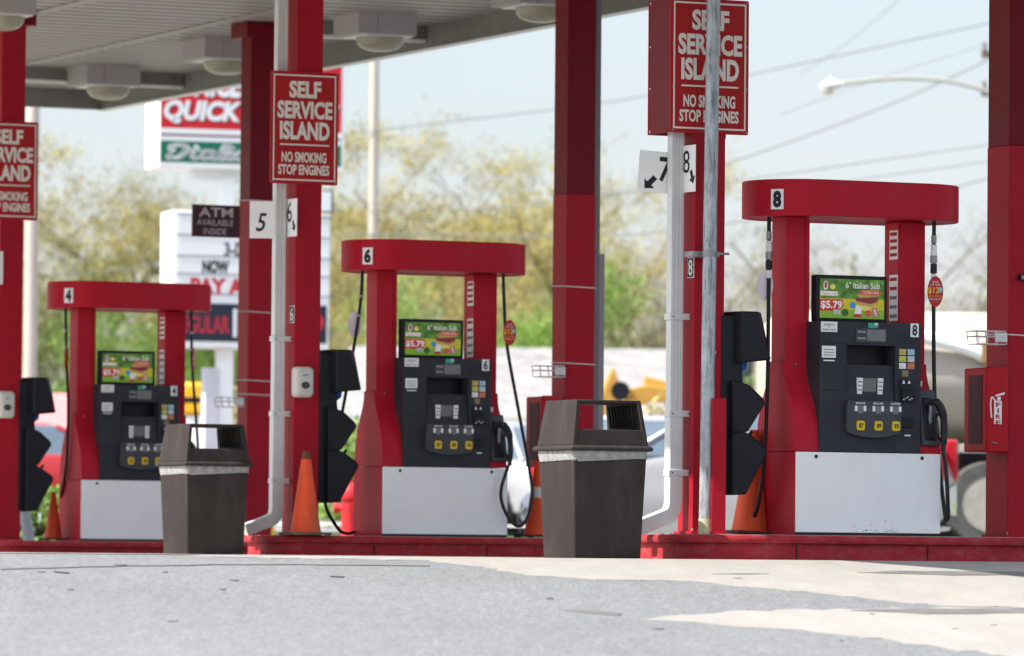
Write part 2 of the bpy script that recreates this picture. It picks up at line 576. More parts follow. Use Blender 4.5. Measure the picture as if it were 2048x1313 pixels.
gpoly('concrete_apron', [(380, 1113.6), (850, 1122), (960, 1134), (1055, 1153), (1200, 1160), (1390, 1164), (1550, 1180), (1885, 1214), (2050, 1216), (2300, 1216), (2300, 1130), (2040, 1123), (1300, 1113.8)], APRON, 0.003, 0.07)
gpoly('concrete_patch', [(1282, 1240), (1380, 1230), (1560, 1221), (1885, 1216.5), (2300, 1219), (2300, 1352), (2040, 1318), (1700, 1271), (1500, 1255)], APRON, 0.003, 0.09, 4)
gpoly('oil_stain_and_streak', [(1700, 1224), (1850, 1219), (2060, 1220), (2200, 1222), (2200, 1230), (2040, 1230), (1850, 1229)], STAIN_STREAK, 0.006, 0.06, 5)
gpoly('oil_stain_and_streak', [(1125, 1223), (1190, 1222), (1244, 1229), (1236, 1234), (1180, 1229)], STAIN_STREAK, 0.005, 0.02, 6)
gpoly('oil_stain_and_streak', [(1425, 1150), (1480, 1148.5), (1540, 1149.5), (1500, 1151)], STAIN_STREAK, 0.005, 0.02, 7)
gpoly('oil_stain_and_streak', [(1715, 1147), (1800, 1144.5), (1900, 1145), (2050, 1147), (2200, 1149), (2050, 1153), (1860, 1152)], STAIN_STREAK, 0.006, 0.05, 12)  # darker streak on the ground along the front of the near island
rg = random.Random(31)
for k in range(14):
    cx_, cy_ = rg.uniform(60, 2000), rg.uniform(1128, 1285)
    sx_, sy_ = rg.uniform(4, 14), rg.uniform(0.5, 1.1)
    gpoly('oil_drip', [(cx_ + sx_ * math.cos(a * 0.785), cy_ + sy_ * math.sin(a * 0.785)) for a in range(8)], STAIN_STREAK, 0.005, 0.0, 40 + k)
gpoly('tar_crack', [(108, 1145), (140, 1147.4), (138, 1148.6), (110, 1146)], BLACK_INK, 0.005, 0.01, 8)
gpoly('tar_crack', [(660, 1154), (690, 1155.4), (688, 1156.4), (662, 1155)], BLACK_INK, 0.005, 0.01, 9)
gpoly('tar_crack', [(0, 1139), (190, 1134), (400, 1131), (420, 1131.7), (200, 1135), (0, 1140.5)], SEAM, 0.005, 0.03, 10)
gpoly('tar_crack', [(380, 1130), (600, 1130.4), (860, 1133), (860, 1133.7), (600, 1131.2), (380, 1130.8)], SEAM, 0.005, 0.02, 11)

# ------------------------------------------------------------------ islands
def pump_base(px, py, d):
    v = W(px, py, d)
    return v
P8 = W(1698, 1072, 36.9)
P6 = W(863, 1074, 44.15)
P4 = W(254, 1083, 50.4)
B8, B6, B4 = toab(P8)[1], toab(P6)[1], toab(P4)[1]
K8, K6, K4 = P8.z, P6.z, P4.z

def island(label, b, k, left_px, a_len, ps):
    p = onB(left_px, 1085, b)
    a0 = toab(p)[0] + 0.09
    c = fromab(a0, b, 0)
    t = thing('pump_island', label, 'pump island', (c.x, c.y, 0), TH, 'red kerbed pump islands')
    g0 = gz(b) - 0.08
    def ring(o, z):
        return [(x, y, z) for x, y in rrect(-o, a_len + o, -0.52 - o, 0.52 + o, 0.42 + o, 8)]
    mb = MB()
    mb.loft([ring(0, g0), ring(0, k - 0.058), ring(0.028, k - 0.054), ring(0.036, k - 0.03), ring(0.026, k - 0.010), ring(0.0, k - 0.004), ring(-0.05, k - 0.003)], KERB_RED, cap=False)
    j = BLACK_INK
    x = 0.75
    while x < a_len - 0.5:
        mb.box((x - 0.003, -0.526, g0 + 0.02), (x + 0.003, -0.519, k - 0.07), j)
        x += 0.95
    mb.build('kerb', t, angle=50)
    mb = MB()
    mb.loft([ring(-0.05, k - 0.1), ring(-0.05, k)], CONC)
    mb.build('slab', t, smooth=False)
    return t, a0

island('nearest red kerbed concrete island carrying pump 8', B8, K8, 1283, 5.6, None)
island('middle red kerbed concrete island carrying pump 6', B6, K6, 492, 5.8, None)
island('farthest red kerbed concrete island carrying pump 4', B4, K4, -75, 5.8, None)

# ------------------------------------------------------------------ fuel pump
def fuel_pump():
    t = thing('fuel_pump', '', 'fuel pump', (0, 0, 0), TH, 'red fuel pumps on the islands')
    # header: stadium band
    def stad(o, z):
        pts = []
        r = 0.375 + o
        for cx, a0 in ((0.372, -90), (-0.378, 90)):
            for k in range(17):
                a = R(a0 + 180 * k / 16)
                pts.append((cx + r * math.cos(a), r * math.sin(a), z))
        return pts
    mb = MB()
    mb.loft([stad(-0.03, 2.052), stad(-0.004, 2.045), stad(0, 2.05), stad(0, 2.274), stad(-0.005, 2.280), stad(-0.05, 2.279)], RED_PUMP)
    rnd = random.Random(3)
    for k in range(7):
        x = rnd.uniform(-0.3, 0.4)
        z = rnd.choice((2.26, 2.25, 2.08, 2.10, 2.2))
        mb.box((x - 0.004, -0.378, z - 0.004), (x + 0.004, -0.374, z + 0.004), SIGN_RED)
    mb.build('header', t, angle=30)
    for x0, x1 in ((-0.525, -0.355), (0.30, 0.50)):
        mb = MB()
        mb.box((x0, -0.1, 1.0), (x1, 0.1, 2.049), RED_PUMP)
        if x0 < 0:
            mb.box((x1 - 0.035, -0.103, 1.4), (x1 - 0.031, -0.099, 2.04), MAROON)
        u = mb.build('upright', t, bevel=0.012)
        if x0 > 0:
            mb = MB()
            for z0, z1 in ((1.80, 1.99), (1.40, 1.70)):
                mb.box((x0 - 0.003, -0.09, z0), (x0 - 0.0005, 0.02, z1), NUM_WHITE)
                z = z0 + 0.02
                while z < z1 - 0.02:
                    mb.box((x0 - 0.005, -0.08, z), (x0 - 0.003, 0.01, z + 0.022), SIGN_RED if z0 > 1.75 or z > 1.58 else DGREY)
                    z += 0.045 if z0 > 1.75 else 0.06
            mb.build('warning_sticker', u, smooth=False)
    # lower red body with flared front and back
    half = [(0.1, 1.12), (0.104, 1.06), (0.125, 1.0), (0.17, 0.92), (0.225, 0.82), (0.255, 0.72), (0.27, 0.62), (0.275, 0.537)]
    prof = [(-y, z) for y, z in half] + [(y, z) for y, z in half[::-1]]
    mb = MB()
    mb.prism(prof, 'x', -0.54, -0.37, RED_PUMP)
    mb.prism(prof, 'x', 0.37, 0.51, RED_PUMP)
    mb.prism([(-0.275, 0.0), (0.275, 0.0), (0.275, 0.533), (-0.275, 0.533)], 'x', -0.545, 0.515, RED_PUMP)
    for x in (-0.455, 0.44):
        mb.tube([(x, -0.112, 1.10), (x, -0.1, 1.10)], 0.007, 8, STEEL)
    mb.build('body', t, bevel=0.01, angle=40)
    # white base panel
    mb = MB()
    mb.box((-0.543, -0.289, 0.018), (0.513, -0.276, 0.533), WHITE_PANEL)
    for x in (-0.40, 0.375):
        mb.tube([(x, -0.296, 0.505), (x, -0.288, 0.505)], 0.012, 10, BLACK_INK)
    mb.box((-0.545, -0.284, 0.0), (0.515, -0.27, 0.016), BLACK_INK)
    mb.build('base_panel', t, bevel=0.003)
    # control panel: frame pieces around a recess
    y0, y1 = -0.287, 0.26
    mb = MB()
    mb.box((-0.375, y0, 0.537), (-0.178, y1, 1.377), CHAR)
    mb.box((0.176, y0, 0.537), (0.365, y1, 1.377), CHAR)
    mb.box((-0.178, y0, 1.226), (0.176, y1, 1.377), CHAR)
    mb.box((-0.178, y0, 0.537), (0.176, y1, 0.865), CHAR)
    mb.box((-0.178, -0.15, 0.865), (0.176, y1, 1.226), BLACKP)
    mb.hexa([(-0.177, -0.283, 0.865), (0.175, -0.283, 0.865), (0.175, -0.151, 0.866), (-0.177, -0.151, 0.866), (-0.177, -0.255, 1.10), (0.175, -0.255, 1.10), (0.175, -0.151, 1.105), (-0.177, -0.151, 1.105)], CHAR)
    for z in (0.93, 1.23):
        mb.box((-0.372, y0 - 0.0015, z), (-0.182, y0 + 0.001, z + 0.005), BLACK_INK)
    mb.box((-0.186, y0 - 0.0015, 0.93), (-0.181, y0 + 0.001, 1.235), BLACK_INK)
    mb.box((-0.32, y0 - 0.002, 1.285), (-0.305, y0, 1.295), BLACK_INK)
    mb.box((-0.315, y0 - 0.002, 0.62), (-0.3, y0, 0.632), BLACK_INK)
    for k in range(4):
        mb.box((0.18, y0 - 0.001, 1.26 + k * 0.014), (0.35, y0 + 0.001, 1.264 + k * 0.014), BLACK_INK)
    cp = mb.build('control_panel', t, bevel=0.004)
    # small printed labels on the panel
    mb = MB()
    mb.box((-0.37, -0.291, 1.306), (-0.252, -0.288, 1.372), NUM_WHITE)
    mb.text('PLEASE PAY', -0.35, -0.272, 1.345, 1.36, DGREY, y=-0.2925)
    mb.text('or', -0.318, -0.304, 1.333, 1.341, DGREY, y=-0.2925)
    mb.text('PREPAY INSIDE', -0.36, -0.262, 1.314, 1.326, DGREY, y=-0.2925)
    mb.build('pay_label', cp, smooth=False)
    mb = MB()
    mb.box((-0.362, -0.291, 1.14), (-0.262, -0.288, 1.216), NUM_WHITE)
    for k in range(3):
        mb.box((-0.35, -0.2925, 1.155 + k * 0.017), (-0.275, -0.291, 1.160 + k * 0.017), LCD)
    mb.box((-0.35, -0.2905, 1.118), (-0.27, -0.288, 1.126), NUM_WHITE)
    mb.build('instruction_label', cp, smooth=False)
    mb = MB()
    mb.box((-0.025, -0.291, 1.338), (0.045, -0.288, 1.372), mat('green_sticker', (0.05, 0.35, 0.22), 0.5))
    mb.box((0.02, -0.2925, 1.355), (0.045, -0.291, 1.372), mat('pale_sticker', (0.5, 0.7, 0.75), 0.5))
    mb.build('green_sticker', cp, smooth=False)
    mb = MB()
    mb.box((-0.115, -0.292, 1.245), (0.105, -0.288, 1.335), CHAR_L)
    mb.box((-0.035, -0.294, 1.255), (0.10, -0.292, 1.328), LCD)
    mb.text('THIS SALE', -0.105, -0.045, 1.305, 1.318, NUM_WHITE, y=-0.2935)
    mb.text('GALLONS', -0.105, -0.045, 1.265, 1.277, NUM_WHITE, y=-0.2935)
    mb.build('sale_display', cp, smooth=False)
    mb = MB()
    cols = [(0.55, 0.42, 0.12), (0.35, 0.55, 0.65), (0.5, 0.5, 0.08), (0.55, 0.62, 0.62), (0.75, 0.75, 0.8), (0.6, 0.18, 0.08)]
    for k, c in enumerate(cols):
        x = 0.203 + (k % 2) * 0.062
        z = 1.17 - (k // 2) * 0.045
        mb.box((x, -0.291, z), (x + 0.05, -0.288, z + 0.038), mat('card_sticker_%s' % 'abcdef'[k], c, 0.5, var=0.3, scale=60))
    mb.box((0.225, -0.2905, 1.03), (0.27, -0.288, 1.07), mat('brown_sticker', (0.22, 0.16, 0.1), 0.5))
    mb.build('card_sticker', cp, smooth=False)
    mb = MB()
    tilt = Matrix.Translation((0, -0.272, 0.965)) @ Matrix.Rotation(R(7), 4, 'X')
    mb.box((-0.062, -0.008, -0.05), (0.04, 0.01, 0.05), LCD, tilt)
    for x in (-0.098, 0.052):
        mb.box((x, -0.012, -0.052), (x + 0.036, 0.01, 0.052), NUM_WHITE, tilt)
        for k in range(3):
            mb.box((x + 0.004, -0.013, -0.028 + k * 0.026), (x + 0.032, -0.011, -0.022 + k * 0.026), DGREY, tilt)
    mb.build('keypad', cp, smooth=False)
    mb = MB()
    mb.box((0.205, -0.297, 0.945), (0.30, -0.288, 1.01), BLACKP)
    mb.box((0.215, -0.31, 0.87), (0.315, -0.288, 0.94), BLACKP)
    for x in (0.222, 0.262):
        mb.prism([(x, 0.985), (x + 0.022, 0.985), (x + 0.011, 1.01)], 'y', -0.2985, -0.297, NUM_WHITE)
    for k in range(5):
        mb.box((0.222 + k * 0.015, -0.3115, 0.878 + 0.008 * (k % 3)), (0.232 + k * 0.015, -0.31, 0.884 + 0.008 * (k % 3)), YELLOW_B if k == 1 else NUM_WHITE)
    mb.build('card_reader', cp, bevel=0.003)
    mb = MB()
    mb.box((0.215, -0.296, 0.70), (0.305, -0.288, 0.76), BLACKP)
    mb.box((0.245, -0.294, 0.645), (0.29, -0.288, 0.655), NUM_WHITE)
    mb.build('receipt_slot', cp, bevel=0.003)
    # grade selector
    out = [(-0.188, 0.867), (-0.195, 0.69), (-0.18, 0.66), (-0.09, 0.637), (0.005, 0.63), (0.1, 0.637), (0.195, 0.66), (0.208, 0.69), (0.2, 0.867)]
    mb = MB()
    mb.prism(out, 'y', -0.32, -0.288, CHAR_L)
    names = ['REGULAR', 'PLUS', 'SUPER']
    for k, x in enumerate((-0.095, 0.035, 0.163)):
        mb.text(names[k], x - 0.035, x + 0.035, 0.845, 0.858, NUM_WHITE, y=-0.3215, bold=0.02)
        mb.box((x - 0.042, -0.322, 0.80), (x - 0.022, -0.32, 0.835), NUM_WHITE)
        mb.box((x + 0.022, -0.322, 0.80), (x + 0.042, -0.32, 0.835), NUM_WHITE)
        mb.box((x - 0.02, -0.322, 0.785), (x + 0.02, -0.32, 0.835), LCD)
        if k < 2:
            mb.box((x + 0.055, -0.322, 0.812), (x + 0.075, -0.32, 0.817), LCD)
            mb.box((x + 0.055, -0.322, 0.795), (x + 0.075, -0.32, 0.80), LCD)
    gs = mb.build('grade_selector', t, bevel=0.008)
    for k, x in enumerate((-0.095, 0.035, 0.163)):
        mb = MB()
        mb.loft([[(px, -0.318, pz) for px, pz in rrect(x - 0.029, x + 0.029, 0.675, 0.74, 0.014, 4)], [(px, -0.332, pz) for px, pz in rrect(x - 0.027, x + 0.027, 0.677, 0.738, 0.014, 4)]], YELLOW_B)
        mb.text(('87', '89', '93')[k], x - 0.016, x + 0.016, 0.692, 0.722, BLACK_INK, y=-0.3335, bold=0.03)
        mb.build('button', gs)
    # holster and nozzle
    mb = MB()
    mb.hexa([(0.375, -0.30, 0.585), (0.515, -0.30, 0.585), (0.515, -0.12, 0.585), (0.375, -0.12, 0.585), (0.375, -0.235, 0.95), (0.50, -0.235, 0.95), (0.50, -0.10, 0.95), (0.375, -0.10, 0.95)], CHAR_L)
    mb.hexa([(0.395, -0.306, 0.62), (0.475, -0.306, 0.62), (0.475, -0.12, 0.62), (0.395, -0.12, 0.62), (0.395, -0.252, 0.90), (0.475, -0.252, 0.90), (0.475, -0.10, 0.90), (0.395, -0.10, 0.90)], BLACKP)
    mb.build('holster', t, bevel=0.012)
    mb = MB()
    mb.box((0.385, -0.16, 0.975), (0.445, -0.145, 1.01), NUM_WHITE)
    mb.build('serial_label', t, smooth=False)
    mb = MB()
    mb.tube(spline([(0.43, -0.30, 0.86), (0.445, -0.33, 0.872), (0.475, -0.34, 0.845), (0.50, -0.345, 0.78), (0.508, -0.345, 0.69), (0.505, -0.345, 0.61), (0.50, -0.345, 0.555)], 4), [0.018] * 5 + [0.028] * 8 + [0.023] * 8 + [0.017] * 4, 10, BLACK)
    mb.tube(spline([(0.48, -0.34, 0.80), (0.44, -0.34, 0.76), (0.445, -0.34, 0.67), (0.50, -0.34, 0.61)], 5), 0.009, 6, BLACK)
    mb.tube([(0.44, -0.29, 0.86), (0.44, -0.27, 0.70)], 0.013, 8, STEEL)
    mb.build('nozzle', t, angle=60)
    # screen above the panel, with its picture
    mb = MB()
    mb.box((-0.335, -0.16, 1.38), (0.185, -0.08, 1.68), BLACKP)
    mb.box((-0.2, -0.1, 1.377), (0.05, -0.04, 1.46), BLACKP)
    sc = mb.build('screen', t, bevel=0.008)
    E = lambda nm, c: mat('ad_' + nm, c, 0.4, var=0.12, scale=25, emit=0.05)
    mb = MB()
    X0, X1, Z0, Z1 = -0.312, 0.160, 1.402, 1.655
    fx = lambda u: X0 + (X1 - X0) * u
    fz = lambda v: Z0 + (Z1 - Z0) * v
    def rect(u0, u1, v0, v1, m, lay):
        mb.face([(fx(u0), -0.1605 - 0.0008 * lay, fz(v0)), (fx(u1), -0.1605 - 0.0008 * lay, fz(v0)), (fx(u1), -0.1605 - 0.0008 * lay, fz(v1)), (fx(u0), -0.1605 - 0.0008 * lay, fz(v1))], m)
    def poly(pts, m, lay):
        mb.face([(fx(u), -0.1605 - 0.0008 * lay, fz(v)) for u, v in pts], m)
    def oval(u, v, ru, rv, m, lay):
        poly([(u + ru * math.cos(2 * math.pi * k / 16), v + rv * math.sin(2 * math.pi * k / 16)) for k in range(16)], m, lay)
    gr = mat('ad_leafy_green', (0.10, 0.24, 0.03), 0.4, var=0.75, scale=14, emit=0.05)
    rect(0, 1, 0.47, 1, gr, 1)
    rect(0, 1, 0.2, 0.50, E('yellow', (0.55, 0.50, 0.02)), 1.5)
    rect(0, 1, 0, 0.22, E('lime', (0.22, 0.44, 0.03)), 1.8)
    oval(0.09, 0.83, 0.035, 0.12, E('pale', (0.75, 0.7, 0.7)), 2)
    oval(0.09, 0.84, 0.022, 0.09, E('magenta', (0.42, 0.04, 0.14)), 3)
    oval(0.20, 0.80, 0.04, 0.07, E('butter', (0.75, 0.6, 0.15)), 2)
    rect(0.01, 0.28, 0.57, 0.68, E('white', (0.8, 0.78, 0.75)), 2)
    mb.text('Made to order!', fx(0.03), fx(0.27), fz(0.59), fz(0.66), E('magenta', None), y=-0.1605 - 0.0024)
    poly([(0, 0.18), (0.30, 0.18), (0.37, 0.32), (0.35, 0.48), (0, 0.48)], E('red', (0.55, 0.03, 0.03)), 2.5)
    mb.text('$5.79', fx(0.015), fx(0.345), fz(0.22), fz(0.44), E('white', None), y=-0.1605 - 0.0032, bold=0.03)
    rect(0.21, 0.32, 0.10, 0.22, E('grey', (0.5, 0.48, 0.45)), 4.2)
    oval(0.39, 0.15, 0.055, 0.10, E('leaf', (0.04, 0.16, 0.02)), 2.5)
    mb.text('+50¢', fx(0.35), fx(0.44), fz(0.12), fz(0.18), BLACK_INK, y=-0.1605 - 0.0030)
    mb.text('6" Italian Sub', fx(0.40), fx(0.93), fz(0.77), fz(0.93), E('white', None), y=-0.1605 - 0.0026, bold=0.008)
    poly([(0.56, 0.58), (0.66, 0.74), (0.92, 0.74), (0.95, 0.66), (0.90, 0.58), (0.66, 0.52)], E('bread', (0.50, 0.30, 0.10)), 2.6)
    poly([(0.64, 0.73), (0.92, 0.735), (0.965, 0.68), (0.93, 0.60), (0.66, 0.62), (0.60, 0.66)], E('sauce_red', (0.62, 0.10, 0.06)), 3.2)
    mb.text('COMBO MEAL', fx(0.67), fx(0.92), fz(0.645), fz(0.705), E('pale', None), y=-0.1605 - 0.0034)
    poly([(0.55, 0.52), (0.90, 0.57), (0.90, 0.44), (0.78, 0.38), (0.56, 0.45)], E('meat', (0.22, 0.03, 0.03)), 3)
    poly([(0.55, 0.46), (0.78, 0.38), (0.90, 0.45), (0.90, 0.40), (0.78, 0.31), (0.55, 0.40)], E('bread', None), 3.6)
    oval(0.72, 0.27, 0.07, 0.07, E('butter', None), 2.4)
    oval(0.51, 0.34, 0.045, 0.085, E('sky', (0.03, 0.25, 0.62)), 3)
    poly([(0.54, 0.20), (0.57, 0.34), (0.66, 0.32), (0.63, 0.05), (0.53, 0.07)], E('white', None), 3.8)
    rect(0.53, 0.64, 0.04, 0.12, E('red', None), 4.4)
    oval(0.75, 0.14, 0.055, 0.09, E('sauce_red', None), 3.4)
    poly([(0.81, 0.28), (0.88, 0.30), (0.915, 0.08), (0.87, 0.04), (0.83, 0.10)], E('pink', (0.62, 0.12, 0.22)), 3.8)
    poly([(0.835, 0.25), (0.855, 0.255), (0.885, 0.09), (0.87, 0.07)], E('white', None), 4.4)
    mb.build('screen_picture', sc, smooth=False, normals=False)
    return t

def number_label(parent, digit):
    """digit plates on the header's rounded end and on the panel corner"""
    ph = R(50)
    c = Vector((-0.378 - 0.378 * math.sin(ph), -0.378 * math.cos(ph), 2.15))
    mtx = Matrix.Translation(c) @ Matrix.Rotation(-ph, 4, 'Z')
    mb = MB()
    mb.box((-0.043, -0.004, -0.065), (0.043, 0.002, 0.065), NUM_WHITE, mtx)
    mb.text(digit, -0.029, 0.029, -0.055, 0.055, BLACK_INK, y=-0.0055, bold=0.055, mtx=mtx)
    mb.build('number_label', parent, smooth=False)
    mb = MB()
    mb.box((0.285, -0.292, 1.287), (0.345, -0.288, 1.375), NUM_WHITE)
    mb.text(digit, 0.297, 0.333, 1.296, 1.366, BLACK_INK, y=-0.2935, bold=0.03)
    mb.build('number_label', parent, smooth=False)

def hose(parent, pts, r=0.0135, fittings=()):
    mb = MB()
    sp = spline(pts, 8)
    mb.tube(sp, r, 8, BLACK)
    for z, h, m, k in fittings:
        # ring round the vertical run near the top
        x, y = pts[0][0], pts[0][1]
        nearest = min(sp[:len(sp) // 2], key=lambda q: abs(q.z - z))
        mb.tube([(nearest.x, nearest.y, z - h / 2), (nearest.x, nearest.y, z + h / 2)], r * k, 10, m)
    return mb.build('hose', parent, angle=60)

def hose_tag(parent, c, front, yaw=0):
    mtx = Matrix.Translation(c) @ Matrix.Rotation(yaw, 4, 'Z')
    mb = MB()
    TAGR = mat('tag_red', (0.45, 0.01, 0.02), 0.4)
    TAGB = mat('tag_back', (0.82, 0.75, 0.82), 0.6)
    ov = lambda s, y: [mtx @ Vector((0.052 * s * math.cos(2 * math.pi * k / 24), y, 0.10 * s * math.sin(2 * math.pi * k / 24))) for k in range(24)]
    mb.loft([ov(1, 0.002), ov(1, -0.002)], TAGR if front else TAGB)
    if front:
        Y2 = mat('tag_yellow', (0.80, 0.50, 0.04), 0.4)
        mb.text('SAVE', -0.02, 0.02, 0.055, 0.07, NUM_WHITE, y=-0.0035, mtx=mtx)
        mb.text('CAR WASH', -0.034, 0.034, 0.038, 0.051, NUM_WHITE, y=-0.0035, mtx=mtx)
        mb.text('$12', -0.049, 0.026, -0.018, 0.03, Y2, y=-0.0035, bold=0.03, mtx=mtx)
        mb.loft([[mtx @ Vector((0.033 + 0.014 * math.cos(k * 0.785), -0.003, 0.012 + 0.018 * math.sin(k * 0.785))) for k in range(8)], [mtx @ Vector((0.033 + 0.013 * math.cos(k * 0.785), -0.0035, 0.012 + 0.017 * math.sin(k * 0.785))) for k in range(8)]], mat('tag_blue', (0.2, 0.55, 0.65), 0.4))
        mb.text('GET A SPECIAL', -0.044, 0.044, -0.038, -0.024, Y2, y=-0.0035, mtx=mtx)
        mb.text('WITH FILL UP', -0.038, 0.038, -0.055, -0.044, NUM_WHITE, y=-0.0035, mtx=mtx)
        mb.text('ASK INSIDE', -0.03, 0.03, -0.072, -0.061, mat('tag_orange', (0.7, 0.12, 0.02), 0.4), y=-0.0035, mtx=mtx)
    mb.build('hose_tag', parent, smooth=False)

pump8 = fuel_pump()
pump6 = copy_tree(pump8)
pump4 = copy_tree(pump8)
for o, p, d, lab in ((pump8, P8, '8', 'nearest red fuel pump numbered 8 with charcoal control panel'), (pump6, P6, '6', 'middle red fuel pump numbered 6 with its right hose hanging in a wide loop'), (pump4, P4, '4', 'farthest red fuel pump numbered 4 partly behind a brown bin')):
    o.location = p
    o['label'] = lab
    number_label(o, d)
FIT = ((1.93, 0.05, STEEL, 1.3), (1.86, 0.07, NUM_WHITE, 1.5), (1.80, 0.05, STEEL, 1.7), (1.74, 0.06, BLACK, 1.6), (1.68, 0.05, NUM_WHITE, 1.3))
hose(pump8, [(0.505, -0.2, 2.05), (0.505, -0.2, 1.5), (0.512, -0.21, 0.9), (0.53, -0.26, 0.4), (0.547, -0.29, 0.15), (0.55, -0.315, 0.11), (0.545, -0.335, 0.17), (0.525, -0.345, 0.40), (0.50, -0.345, 0.56)], fittings=FIT)
hose(pump8, [(-0.60, 0.0, 2.05), (-0.60, 0.0, 1.4), (-0.605, 0.0, 0.9), (-0.62, 0.02, 0.4), (-0.63, 0.1, 0.14), (-0.60, 0.25, 0.10), (-0.54, 0.33, 0.25), (-0.50, 0.34, 0.55)], fittings=FIT)
hose_tag(pump8, (0.505, -0.222, 1.59), True, R(-20))
hose_tag(pump8, (-0.615, 0.02, 1.61), False, R(-20))
FIT6 = ((1.85, 0.02, STEEL, 1.3), (1.7, 0.02, STEEL, 1.3))
hose(pump6, [(0.50, -0.2, 2.05), (0.515, -0.2, 1.75), (0.54, -0.2, 1.48), (0.63, -0.22, 1.0), (0.735, -0.24, 0.46), (0.735, -0.26, 0.28), (0.66, -0.30, 0.12), (0.56, -0.32, 0.10), (0.46, -0.34, 0.22), (0.43, -0.345, 0.36), (0.49, -0.345, 0.555)])
hose(pump6, [(-0.605, 0.0, 2.05), (-0.62, 0.0, 1.8), (-0.69, 0.0, 1.35), (-0.81, 0.0, 0.72), (-0.885, 0.02, 0.40), (-0.87, 0.05, 0.22), (-0.74, 0.1, 0.05), (-0.62, 0.2, 0.02), (-0.55, 0.25, 0.03)], fittings=FIT6)
hose_tag(pump6, (0.55, -0.222, 1.59), True, R(-15))
hose_tag(pump6, (-0.655, 0.03, 1.63), False, R(-15))
hose(pump4, [(0.51, -0.2, 2.05), (0.52, -0.2, 1.6), (0.56, -0.21, 1.1), (0.60, -0.22, 0.6), (0.62, -0.26, 0.3), (0.58, -0.32, 0.15), (0.50, -0.345, 0.30), (0.50, -0.345, 0.555)], fittings=FIT6)
hose(pump4, [(-0.605, 0.0, 2.05), (-0.59, 0.0, 1.6), (-0.57, 0.0, 1.2), (-0.56, 0.05, 0.7), (-0.55, 0.2, 0.4), (-0.5, 0.31, 0.5)], fittings=FIT6)
hose_tag(pump4, (0.53, -0.222, 1.62), True, R(55))
hose_tag(pump4, (-0.60, -0.02, 1.60), True, R(50))
rs = random.Random(8)
mb = MB()
for k in range(26):
    x, z = 0.10 + rs.gauss(0, 0.14), 0.024 + abs(rs.gauss(0, 0.02))
    a, l, h_ = rs.uniform(-0.9, 0.9), rs.uniform(0.005, 0.018), rs.uniform(0.001, 0.0025)
    c_, s_ = math.cos(a), math.sin(a)
    mb.face([(x + u * l * c_ - v * h_ * s_, -0.2905, z + u * l * s_ + v * h_ * c_) for u, v in ((-1, 0), (-0.2, -1), (1, 0), (0.3, 1))], LCD)
mb.build('scuff_mark', pump8, smooth=False, normals=False)
mb = MB()
mb.hexa([(0.66, 0.10, 2.235), (0.80, 0.30, 2.265), (0.79, 0.32, 2.265), (0.64, 0.12, 2.235), (0.66, 0.10, 2.285), (0.80, 0.30, 2.33), (0.79, 0.32, 2.33), (0.64, 0.12, 2.285)], BLACK)
mb.build('hose_arm', pump8, bevel=0.004)

